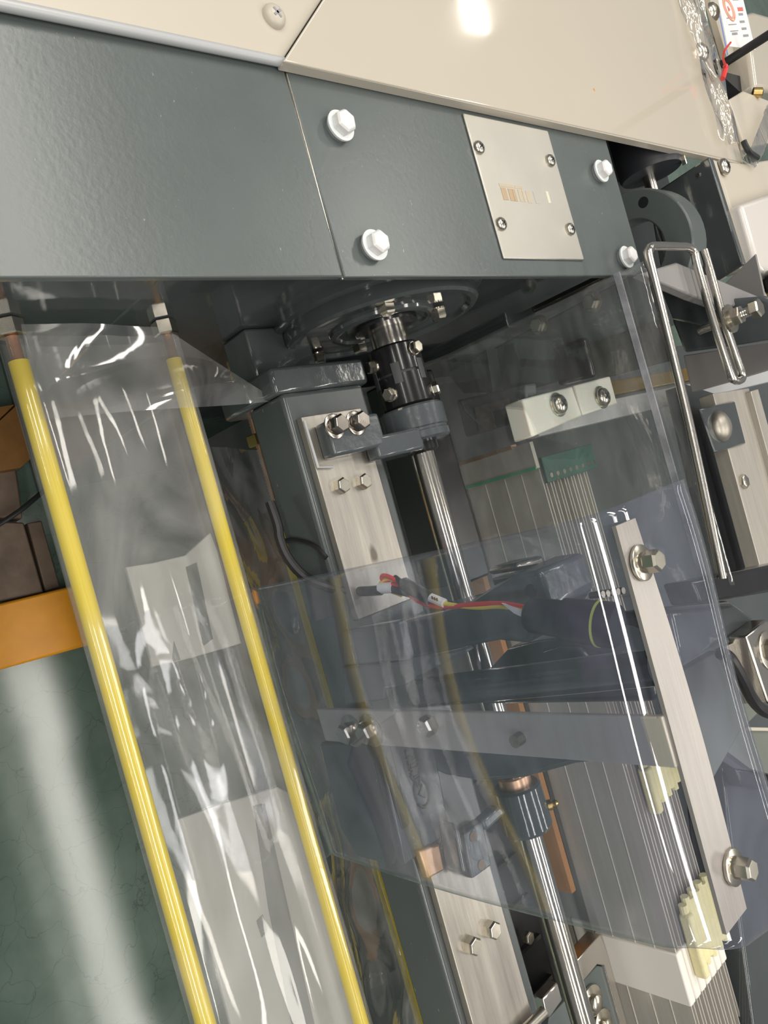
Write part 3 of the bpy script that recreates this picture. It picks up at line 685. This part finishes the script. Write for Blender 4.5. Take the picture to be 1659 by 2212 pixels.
for k in range(n - 1):
    fs += [(k, k + 1, n + k + 1, n + k), (2 * n + k, 3 * n + k, 3 * n + k + 1, 2 * n + k + 1), (k, 2 * n + k, 2 * n + k + 1, k + 1), (n + k, n + k + 1, 3 * n + k + 1, 3 * n + k)]
fs += [(0, n, 3 * n, 2 * n), (n - 1, 3 * n - 1, 4 * n - 1, 2 * n - 1)]
b.add(vs, fs).build('ring', 'paint_grey', cr, bevel=0.002)
MB().lathe(PY(1390, 437, 0.845), (0, -1, 0), [(-0.002, 0.006), (0.0004, 0.006)], 16).build('bolt_hole', 'black_dull', cr)
tag(MB().box(-0.33, -0.19, 0.83, 0.86, 0.78, 0.90).build('gap_bracket', 'bolt_dark', bevel=0.004), 'brown metal bracket deep in the gap behind the housing', 'bracket')
tag(MB().box(-0.9, -0.385, 0.81, 1.13, 0.767, 0.935).build('inner_casing', 'black_dull'), 'black inner casing under the beige cover', 'casing')

# ================================================================== WHITE COVERS AT THE FAR RIGHT
wc = thing('white_cover', 'off-white cover panel with a rounded fold at the far right', 'machine cover', (-0.2, 1.3, 0.80))
slab([(1545, 345), (1610, 352), (1760, 330), (1760, 720), (1660, 720), (1622, 580)], 0.965, 0.01).build('panel', 'beige_dull', wc, bevel=0.003)
slab([(1600, 440), (1720, 400), (1760, 600), (1660, 600), (1640, 580)], 0.985, 0.02).build('raised_box', 'white_cover', wc, bevel=0.006, seg=3)
panscrew(wc, PZ(1561, 362, 0.967), (0, 0, 1), 0.011, 'bolt_steel')
lc = thing('film_corner', 'clear film wrapped corner of the beige cover fold', 'plastic film', PZ(1625, 320, 0.95))
slab([(1604, 345), (1622, 318), (1659, 225), (1680, 240), (1650, 330), (1632, 362)], 0.972, 0.002).build('sheet', 'wrap_clear', lc)
MB().tube(spline([PZ(1606, 305, 0.975), PZ(1612, 318, 0.976), PZ(1620, 330, 0.976), PZ(1636, 341, 0.975)]), 0.004, 8).build('slot_edge', 'black_dull', lc)
tag(wallY([(1556, 652 - 30), (1632, 548), (1652, 640), (1600, 650), (1545, 640)], 0.99, 0.004).build('grey_tab', 'mauve_grey', bevel=0.001), 'flat grey sheet-metal tab below the off-white cover', 'tab')
kn = thing('thumb_screw', 'small black thumb screw with a bright nut at the right edge', 'thumb screw', PZ(1655, 620, 0.97))
p = PZ(1662, 622, 0.985)
MB().lathe(p, (0, 0, 1), [(0, 0.018), (0.004, 0.021), (0.010, 0.021), (0.013, 0.016)], 28).build('disc', 'black_oxide', kn)
hexbolt(kn, p + Vector((0, 0, 0.013)), (0, 0, 1), 0.009, 0.014, m='bolt_steel')

fb = thing('far_cover', 'pale beige box-shaped cover beyond the paper tag', 'machine cover', PZ(1640, 120, 0.9))
slab([(1612, 28), (1628, 22), (1760, 60), (1800, 190), (1660, 195), (1632, 190)], 0.95, 0.06).build('box', 'beige', fb, bevel=0.008, seg=3)
slab([(1528, -25), (1600, -25), (1632, 120), (1572, 128)], 0.925, 0.01).build('apron', 'beige_dull', fb, bevel=0.001)
slab([(1545, 150), (1640, 175), (1665, 205), (1600, 200)], 0.93, 0.03).build('recess', 'black_dull', fb)
o = MB().lathe(PZ(1626, 200, 0.955), (0.3, 0.5, 0.6), [(0, 0.007), (0.012, 0.007), (0.014, 0.004)], 12).build('brass_fitting', 'brass', fb)
slab([(1575, 215), (1606, 196), (1670, 220), (1700, 300), (1612, 320)], 0.957, 0.01).build('ledge', 'beige_dull', fb, bevel=0.002)
vr = PZ(1556, 142, ZB - 0.02)
tag(MB().cyl(vr, vr + Vector((0.0, 0.0, 0.30)), 0.0060, 18).build('black_post', 'black_dull'), 'slim black post rising from the beige cover fold', 'post')
tg = thing('paper_tag', 'white paper inspection tag with red ring stamp lying beside the black post', 'paper tag', PZ(1590, 40, ZB))
zt = ZB + 0.010
cs = [PZ(1548, -12, zt), PZ(1602, -12, zt), PZ(1631, 108, zt), PZ(1571, 100, zt)]
MB().prism(cs, (0, 0, 0.0006)).build('card', 'paper', tg, smooth=False)
def tagmark(px, py, wx, wy, m, nm='print_line'):
    p = PZ(px, py, zt + 0.0006); d1 = (cs[1] - cs[0]).normalized(); d2 = (cs[3] - cs[0]).normalized()
    MB().prism([p - d1 * wx - d2 * wy, p + d1 * wx - d2 * wy, p + d1 * wx + d2 * wy, p - d1 * wx + d2 * wy], (0, 0, 0.0003)).build(nm, m, tg, smooth=False)
for px, py, w1 in ((1578, 39, 0.016), (1582, 53, 0.016), (1586, 67, 0.016), (1589, 0, 0.012)): tagmark(px, py, w1, 0.0007, 'print_grey')
for px, py, w1 in ((1600, 31, 0.009), (1603, 47, 0.010), (1607, 62, 0.010), (1587, 73, 0.011), (1611, 77, 0.011)): tagmark(px, py, w1, 0.0018, 'print_grey', 'print_word')
tagmark(1599, 20, 0.011, 0.0030, 'print_red', 'print_word')
pc = PZ(1574, 20, zt + 0.0007)
for rr in (0.0165, 0.0125):
    MB().tube([pc + Vector((math.cos(a) * rr, math.sin(a) * rr, 0.0003)) for a in [2 * math.pi * k / 32 for k in range(32)]], 0.0012, 6, closed=True).build('stamp_ring', 'print_orange', tg)
MB().lathe(pc, (0, 0, 1), [(0, 0.0045), (0.0006, 0.0045)], 3).build('stamp_centre', 'print_red', tg, smooth=False)
tagmark(1563, 76, 0.002, 0.030, 'print_blue', 'edge_stripe')
zt2 = 0.995
tag(MB().tube(spline([PZ(1578, 92, zt2), PZ(1566, 108, zt2 + 0.01), PZ(1562, 125, zt2), PZ(1567, 143, zt2 - 0.01), PZ(1566, 152, zt2 - 0.012), PZ(1561, 170, zt2 - 0.014)]), [0.0014] * 24 + [0.0034] * 17, 8).build('red_tie', 'red_tie'), 'red plastic tie looped round the black post', 'cable tie')

# ================================================================== BLUE-TINTED GUARD, FLAT BAR, STRIP
GY, GZ = 0.349, 1.106
gd = thing('guard_sheet', 'blue-tinted clear acrylic guard sheet bent over the steel strip', 'guard sheet', (0.15, 0.36, 0.75))
prof = []
yb_, R = 0.455, 0.036
for k in range(6): prof.append((yb_ - (yb_ - GY - R) * k / 6, GZ + 0.004))
for k in range(9):
    a = math.radians(90 + 90 * k / 8); prof.append((GY + R + R * math.cos(a), GZ + 0.004 - R + R * math.sin(a)))
for k in range(1, 25): prof.append((GY - 0.006 * math.sin(math.pi * k / 24), GZ + 0.004 - R - (GZ + 0.004 - R - 0.752) * k / 24))
rows = []
for i in range(49):
    u = i / 48; r_ = []
    for j, (y, z) in enumerate(prof):
        t = j / (len(prof) - 1)
        x = 0.033 + (0.278 - 0.033) * u
        if t < 0.28: x += (0.030 * u - 0.002) * (1 - t / 0.28)
        dz = 0.0
        if t < 0.14: dz = 0.002 * math.sin(2.6 * math.pi * u + 0.8) * (1 - t / 0.14)
        r_.append((x, y + 0.003 * math.sin(5 * u + 3 * t), z + dz))
    rows.append(r_)
MB().grid(rows).build('sheet', 'sheet_blue', gd, solid=0.0012, ang=80)
st = thing('clamp_strip', 'stainless steel strip with two bolts clamping the blue guard sheet', 'steel strip', (0.15, 0.39, GZ))
s0, s1 = PZ(1350, 1128, GZ + 0.008), PZ(1590, 1990, GZ + 0.008)
rows = []
for sg, zo in ((0, 0.0), (1, 0.0)):
    pass
b = MB(); n = 24; top_ = []; 
for i in range(n + 1):
    t = i / n; c_ = s0.lerp(s1, t); hw = 0.0104 + 0.0026 * t
    top_.append([c_ + Vector((0, -hw, 0.0005)), c_ + Vector((0, hw, 0.0005 + 0.003 * math.sin(math.pi * t)))])
vs = []; fs = []
for a_, c_ in top_: vs += [a_, c_, c_ - Vector((0, 0, 0.0025)), a_ - Vector((0, 0, 0.0025))]
for i in range(n):
    for k in range(4):
        fs.append((4 * i + k, 4 * i + (k + 1) % 4, 4 * (i + 1) + (k + 1) % 4, 4 * (i + 1) + k))
fs += [(0, 1, 2, 3), tuple(4 * n + k for k in (3, 2, 1, 0))]
b.add(vs, fs).build('strip', 'strip_steel', st)
for px, py, dx in ((1384, 1216, 0), (1582, 1872, 0)):
    hexbolt(st, PZ(px, py, GZ + 0.0095), (0, 0, 1), 0.0064, 0.0085, wr=0.0102, wh=0.002, lock=True)
fbp = thing('flat_bar', 'upright stainless flat bar with bolts carrying the clamp strip', 'flat bar', (0.19, 0.37, 0.78))
xb0 = PY(740, 1535, 0.360).x; xb1 = PY(745, 1602, 0.360).x
xm = (xb0 + xb1) / 2
MB().box(xm - 0.0145, xm + 0.0145, 0.360, 0.3645, 0.783, GZ + 0.004).build('bar', 'heald_steel', fbp, bevel=0.001)
MB().box(xm - 0.0145, xm + 0.0145, 0.360, 0.386, GZ + 0.002, GZ + 0.0065).build('top_bend', 'heald_steel', fbp, bevel=0.001)
for px, py, wr in ((762, 1578, 0.0135), (803, 1577, 0.0135)):
    hexbolt(fbp, PY(px, py, 0.360), (0, -1, 0), 0.0085, 0.008, wr=wr, wh=0.002, lock=True, m='bolt_steel')
hexbolt(fbp, PY(932, 1563, 0.360), (0, -1, 0), 0.0075, 0.010, name='nut')
MB().cyl(PY(1127, 1592, 0.361), PY(1127, 1592, 0.361) + Vector((0, -0.008, 0)), 0.0042, 14).build('stud', 'bolt_dark', fbp)

# ================================================================== CAST LEVERS BEHIND THE GUARD
lv = thing('cast_lever', 'dark grey cast lever arm rising from the beam behind the guard', 'cast lever', (0.1, 0.42, 0.78))
wallY([(735, 1364), (860, 1342), (882, 1428), (740, 1440)], 0.3655, 0.0095).build('saddle', 'paint_cast', lv, bevel=0.003, seg=3)
wallY([(856, 1343), (955, 1320), (1010, 1302), (1062, 1268), (1110, 1240), (1165, 1232), (1192, 1312), (1140, 1392), (1075, 1385), (1010, 1398), (900, 1425), (878, 1428)], 0.415, 0.055).build('upper_arm', 'paint_cast', lv, bevel=0.004, seg=3)
wallY([(738, 1441), (850, 1432), (1000, 1400), (1010, 1408), (900, 1462), (872, 1482), (832, 1488), (830, 1512), (745, 1526)], 0.3655, 0.0095).build('lower_rib', 'paint_cast', lv, bevel=0.003)
p0, p1 = PY(875, 1500, 0.43), PY(1420, 1440, 0.45)
MB().lathe(p0, p1 - p0, [(0, 0.009), (0.004, 0.013), ((p1 - p0).length, 0.013)], 20).build('tie_bar', 'paint_gloss', lv)
wallY([(1090, 1405), (1150, 1388), (1235, 1376), (1300, 1392), (1400, 1440), (1415, 1520), (1050, 1524), (1000, 1502)], 0.475, 0.05).build('cup_body', 'paint_cast', lv, bevel=0.006, seg=3)
o = wallY([(1150, 1440), (1170, 1410), (1210, 1398), (1250, 1400), (1270, 1420), (1280, 1460)], 0.470, 0.006).build('cup_lip', 'paint_gloss', lv, bevel=0.002)
wallY([(880, 1612), (1440, 1618), (1330, 1640), (1240, 1652), (1130, 1682), (1040, 1690), (960, 1676), (930, 1662)], 0.42, 0.05).build('lower_arm', 'paint_cast', lv, bevel=0.006, seg=3)
ck = thing('clamp_block', 'dark split clamp block holding the black sensor', 'clamp block', (0.06, 0.47, 0.9))
zc = 0.985
slab([(1168, 1232), (1200, 1222), (1224, 1306), (1192, 1312)], zc, 0.05).build('jaw', 'paint_grey', ck, bevel=0.002)
slab([(1212, 1219), (1250, 1208), (1274, 1296), (1238, 1305)], zc, 0.05).build('jaw', 'paint_grey', ck, bevel=0.002)
slab([(1118, 1216), (1172, 1198), (1184, 1222), (1122, 1232)], zc + 0.006, 0.03).build('knob_cap', 'bolt_dark', ck, bevel=0.003)
for k in range(5):
    p = PZ(1276 + 11 * k, 1287 - 2 * k, zc - 0.01); MB().lathe(p, (0, 0, 1), [(0, 0.003), (0.012, 0.003)], 8).build('ridge', 'bolt_steel', ck)
MB().lathe(PY(1147, 1277, 0.4145), (0, -1, 0), [(0, 0.005), (0.0008, 0.0046)], 14).build('bolt_hole', 'black_dull', ck)
se = thing('proximity_sensor', 'black cylindrical sensor with thin yellow-green ring', 'sensor', PY(1230, 1345, 0.46))
q0, q1 = PY(1142, 1328, 0.392), PY(1335, 1352, 0.400)
L = (q1 - q0).length
MB().lathe(q0, q1 - q0, [(0, 0.010), (0.003, 0.0118), (L * 0.42, 0.0122), (L * 0.43, 0.0140), (L - 0.003, 0.0146), (L, 0.013)], 32).build('barrel', 'sensor_black', se)
MB().lathe(q0 + (q1 - q0) * 0.80, q1 - q0, [(0, 0.01485), (0.0016, 0.01485)], 40).build('colour_ring', 'lime', se)

sw = thing('sensor_cable', 'black sensor cable ending in looped red and yellow wires', 'cable', PY(830, 1275, 0.40))
cpts = [PY(583, 1085, 0.362), PY(600, 1135, 0.360), PY(605, 1165, 0.358), PY(622, 1205, 0.358), PY(655, 1243, 0.364), PY(700, 1265, 0.372), PY(760, 1277, 0.390), PY(825, 1275, 0.402)]
MB().tube(spline(cpts), 0.0042, 10).build('jacket', 'rubber', sw)
MB().tube(spline([PY(605, 1170, 0.37), PY(640, 1168, 0.374), PY(680, 1180, 0.375), PY(705, 1205, 0.376)]), 0.0022, 8).build('branch_wire', 'rubber', sw)
MB().cyl(PY(822, 1270, 0.402), PY(850, 1268, 0.404), 0.0050, 12).build('white_marker', 'paper', sw)
rw = [PY(870, 1262, 0.405), PY(845, 1248, 0.402), PY(829, 1243, 0.402), PY(825, 1249, 0.402), PY(835, 1257, 0.403), PY(865, 1268, 0.404), PY(895, 1293, 0.404), PY(925, 1307, 0.404), PY(965, 1311, 0.405), PY(1020, 1306, 0.404), PY(1085, 1304, 0.401), PY(1144, 1314, 0.393)]
MB().tube(spline(rw), 0.0019, 8).build('red_wire', 'red_wire', sw)
yw = [PY(870, 1258, 0.406), PY(845, 1250, 0.404), PY(826, 1256, 0.402), PY(824, 1264, 0.402), PY(840, 1275, 0.403), PY(868, 1286, 0.404)]
MB().tube(spline(yw), 0.0017, 8).build('yellow_wire', 'yellow_wire', sw)
MB().tube(spline([PY(958, 1303, 0.404), PY(985, 1308, 0.405), PY(1030, 1312, 0.404), PY(1080, 1310, 0.401), PY(1144, 1318, 0.393)]), 0.0018, 8).build('yellow_wire', 'yellow_wire', sw)
MB().tube(spline([PY(853, 1248, 0.405), PY(872, 1262, 0.403), PY(890, 1272, 0.403), PY(930, 1294, 0.404)]), [0.0026] * 8 + [0.0060] * 9 + [0.0054] * 8, 12).build('shrink_sleeve', 'rubber', sw)
MB().cyl(PY(850, 1272, 0.404), PY(885, 1280, 0.404), 0.004, 10).build('shrink_sleeve', 'rubber', sw)
MB().cyl(PY(924, 1288, 0.404), PY(960, 1303, 0.404), 0.0036, 10).build('white_marker', 'paper', sw)
for k in range(3): 
    p = PY(934 + 5 * k, 1291 + 2 * k, 0.4004); MB().box(p.x - 0.0012, p.x + 0.0012, p.y - 0.0004, p.y, p.z - 0.0006, p.z + 0.0008).build('print_mark', 'rubber', sw)
MB().prism([PY(1085, 1302, 0.398), PY(1100, 1306, 0.398), PY(1135, 1320, 0.392), PY(1138, 1336, 0.392), PY(1112, 1324, 0.395)], (0, -0.001, 0)).build('white_marker', 'paper', sw)

# lettered casting on the beam and hanger round the shaft
lb = thing('lettered_casting', 'dark grey casting with raised letters on the beam below the flat bar', 'casting', (0.25, 0.41, 0.836))
zl_ = 0.847
slab([(800, 1540), (925, 1540), (938, 1610), (974, 1796), (876, 1870), (850, 1760)], zl_, 0.0105).build('cap', 'paint_cast', lb, bevel=0.002)
ys_ = 0.3655
wallY([(690, 1605), (822, 1605), (868, 1790), (848, 1872), (770, 1850), (735, 1790)], ys_, 0.01).build('skirt_or_blocker', 'paint_beam', lb, bevel=0.002)
def glyph(nm, segs, o_, sc_, r):
    b = MB()
    for s_ in segs: b.tube([o_ + Vector((a * sc_, -c_ * sc_, 0)) for a, c_ in s_], r, 6)
    b.build(nm, 'paint_gloss', lb)
g0 = PZ(868, 1618, zl_ + 0.0005); g1 = PZ(891, 1640, zl_ + 0.0005); g2 = PZ(896, 1668, zl_ + 0.0005)
A_ = [[(0, 0.8), (1, 0.4), (0, 0)], [(0.4, 0.63), (0.4, 0.17)]]
B_ = [[(0, 0), (0, 0.8), (0.4, 0.8), (0.5, 0.4), (0.5, 0)], [(0.5, 0.4), (0.7, 0.8), (1, 0.7), (1, 0), (0, 0)]]
R_ = [[(0, 0), (0, 0.8)], [(1, 0.8), (0.5, 0.4), (0.5, 0)], [(0, 0.8), (0.3, 0.9), (0.5, 0.6), (0.5, 0.4)]]
glyph('raised_letter', B_, PZ(893, 1612, zl_), 0.013, 0.0016)
glyph('raised_letter', B_, PZ(899, 1638, zl_), 0.013, 0.0016)
glyph('raised_letter', A_, PZ(905, 1664, zl_), 0.013, 0.0016)
pc = PZ(910, 1712, zl_)
glyph('raised_emblem', [[(math.cos(a) * 1.25, math.sin(a) * 0.8) for a in [2 * math.pi * k / 20 for k in range(21)]], [(-0.6, -0.3), (0, 0.3), (0.5, -0.3)]], pc, 0.0095, 0.0016)
hg = thing('shaft_hanger', 'dark grey hanger bearing round the drive shaft with drilled mounting plate', 'hanger bearing', (0.30, 0.48, 0.844))
x0, x1 = 0.280, 0.324
MB().lathe(at(x0), (1, 0, 0), [(0, 0.0165), (0.0, 0.021), (0.002, 0.023), (x1 - x0 - 0.004, 0.024), (x1 - x0, 0.021), (x1 - x0, 0.0125)], 40).build('boss', 'paint_gloss', hg)
MB().lathe(at(x0 - 0.010), (1, 0, 0), [(0, 0.0145), (0.001, 0.0155), (0.0115, 0.0155)], 28).build('bronze_bush', 'copper', hg)
MB().lathe(at(0.306) + Vector((0, 0.016, 0.017)), (0, 0.7, 0.7), [(0, 0.005), (0.004, 0.005), (0.005, 0.003), (0.008, 0.004), (0.010, 0.002)], 12).build('grease_nipple', 'brass', hg)
zh = 0.872
slab([(1002, 1803), (1043, 1771), (1063, 1870), (1021, 1900)], zh, 0.012).build('mount_plate', 'paint_cast', hg, bevel=0.002)
slab([(982, 1774), (1001, 1802), (1021, 1900), (1000, 1888)], zh - 0.004, 0.022).build('mount_flange', 'paint_gloss', hg, bevel=0.003)
slab([(1040, 1774), (1080, 1738), (1096, 1756), (1052, 1797)], zh + 0.002, 0.012).build('arm', 'paint_cast', hg, bevel=0.003)
for px, py in ((1022, 1807), (1040, 1868)):
    MB().lathe(PZ(px, py, zh), (0, 0, 1), [(-0.001, 0.0042), (0.0005, 0.0042)], 16).build('bolt_hole', 'rust', hg)
tag(slab([(905, 1838), (950, 1822), (962, 1880), (925, 1900)], 0.8520, 0.0078).build('copper_pad', 'copper', bevel=0.002), 'small copper-coloured pad on the beam plate below the casting', 'pad')

# ================================================================== RIGHT SIDE MEMBERS
rs = thing('far_rail', 'brushed steel rail with one hex bolt at the right edge', 'rail', PZ(1600, 1000, 0.89))
zr = 0.90
slab([(1540, 850), (1618, 838), (1735, 1270), (1655, 1270)], zr, 0.02).build('plate', 'steel_brush', rs, bevel=0.001)
slab([(1622, 845), (1638, 840), (1755, 1270), (1740, 1275)], zr + 0.008, 0.028).build('outer_lip', 'steel_brush', rs, bevel=0.001)
slab([(1480, 830), (1542, 850), (1660, 1275), (1590, 1290)], zr - 0.05, 0.03).build('under_plate', 'paint_beam', rs)
hexbolt(rs, PZ(1604, 1041, zr), (0, 0, 1), 0.0098, 0.006, m='bolt_steel')
dp = thing('dome_bolt_plate', 'dark grey plate with one bright domed bolt on the far rail', 'plate', PZ(1560, 920, zr))
slab([(1512, 882), (1588, 866), (1612, 958), (1545, 978)], zr + 0.004, 0.004).build('plate', 'paint_gloss', dp, bevel=0.002)
MB().lathe(PZ(1555, 921, zr + 0.004), (0, 0, 1), [(0, 0.0205), (0.003, 0.020), (0.007, 0.017), (0.010, 0.012), (0.0118, 0.006), (0.012, 0.0)], 32).build('dome_bolt', 'dome_steel', dp, ang=80)
tag(slab([(1495, 1254), (1720, 1208), (1730, 1268), (1515, 1304)], 1.000, 0.03).build('black_crossbar', 'black_oxide', bevel=0.003), 'glossy black crossbar over the end of the wire frame', 'crossbar')
gb = thing('grey_box', 'dark grey rounded casing below the black crossbar', 'casing', PZ(1570, 1350, 0.9))
slab([(1440, 1310), (1580, 1296), (1625, 1325), (1645, 1350), (1550, 1402), (1470, 1450)], 0.955, 0.06).build('casing', 'paint_gloss', gb, bevel=0.010, seg=4)
slab([(1460, 1455), (1552, 1404), (1640, 1540), (1600, 1580), (1520, 1720)], 0.90, 0.02).build('web', 'olive', gb, bevel=0.002)
sk = thing('steel_clip', 'bright steel clip with big washer at the right edge', 'steel clip', PZ(1620, 1430, 0.94))
slab([(1555, 1402), (1612, 1374), (1650, 1460), (1672, 1515), (1610, 1520), (1575, 1445)], 0.960, 0.006).build('base', 'steel_bright', sk, bevel=0.001)
slab([(1612, 1374), (1655, 1338), (1720, 1370), (1720, 1540), (1660, 1520)], 0.975, 0.02).build('cap', 'steel_bright', sk, bevel=0.002)
hexbolt(sk, PZ(1658, 1405, 0.975), (0, 0, 1), 0.012, 0.008, wr=0.020, m='bolt_steel')
tag(MB().tube(spline([PZ(1556, 1412, 0.975), PZ(1575, 1420, 0.985), PZ(1600, 1462, 0.985), PZ(1625, 1510, 0.98), PZ(1650, 1535, 0.98), PZ(1690, 1548, 0.98)]), 0.0060, 10).build('black_hose', 'rubber'), 'short black hose bending over the steel clip', 'hose')
op = thing('olive_panel', 'olive grey panel with pale edge at the right below the hose', 'panel', PZ(1620, 1600, 0.85))
slab([(1540, 1600), (1612, 1573), (1760, 1577), (1760, 1700), (1620, 1660)], 0.84, 0.01).build('panel', 'olive', op)
slab([(1612, 1571), (1760, 1574), (1760, 1581), (1612, 1578)], 0.845, 0.012).build('pale_edge', 'beige_dull', op)
fr_ = thing('end_frame', 'glossy dark grey end frame at the lower right edge', 'machine frame', PZ(1620, 1900, 0.6))
slab([(1560, 1640), (1640, 1690), (1780, 1700), (1820, 2300), (1640, 2300), (1600, 2000)], 0.80, 0.06).build('casting', 'paint_gloss', fr_, bevel=0.004)
slab([(1590, 1660), (1760, 1680), (1760, 1720), (1605, 1700)], 0.83, 0.02).build('rib', 'black_oxide', fr_, bevel=0.003)

# ================================================================== BOTTOM CENTRE
bk = thing('ribbed_panel', 'black ribbed plastic panel deep beside the drive shaft', 'panel', (0.6, 0.6, 0.62))
MB().box(0.33, 1.0, 0.545, 0.70, 0.60, 0.625).build('panel', 'black_dull', bk)
for k in range(6):
    MB().box(0.36 + 0.055 * k, 0.365 + 0.055 * k, 0.55, 0.69, 0.625, 0.632).build('rib', 'black_oxide', bk)
    if k % 2: MB().box(0.36 + 0.055 * k, 0.415 + 0.055 * k, 0.60, 0.605, 0.625, 0.632).build('rib', 'black_oxide', bk)
hexbolt(bk, PZ(1137, 2024, 0.64), (0, 0, 1), 0.008, 0.008)
sl = thing('slotted_bracket', 'steel bracket with grey slotted plate and two screws beside the shaft', 'bracket', PZ(1270, 2150, 0.68))
zs = 0.700
slab([(1297, 2018), (1310, 2052), (1360, 2230), (1345, 2230), (1305, 2086), (1290, 2084), (1260, 2120), (1245, 2076)], zs, 0.02).build('edge_strip', 'steel_bright', sl, bevel=0.001)
slab([(1290, 2086), (1305, 2088), (1350, 2240), (1180, 2240), (1186, 2200)], zs - 0.004, 0.01).build('slotted_plate', 'paint_grey', sl, bevel=0.001)
slab([(1172, 2158), (1205, 2122), (1216, 2160), (1188, 2200), (1180, 2196)], zs, 0.015).build('lug', 'steel_bright', sl, bevel=0.002)
for px, py in ((1278, 2160), (1300, 2212)):
    o = MB().lathe(PZ(px, py, zs - 0.003), (0, 0, 1), [(0, 0.0175), (0.003, 0.0175), (0.004, 0.016)], 28).build('washer', 'bolt_steel', sl)
    MB().lathe(PZ(px + 2, py + 4, zs), (0, 0, 1), [(0, 0.0095), (0.008, 0.0095), (0.009, 0.008)], 20).build('screw_head', 'bolt_steel', o)
    slab([(px + 10, py - 30), (px + 18, py - 28), (px + 20, py - 12), (px + 14, py - 6)], zs - 0.0035, 0.001).build('slot', 'black_dull', sl)
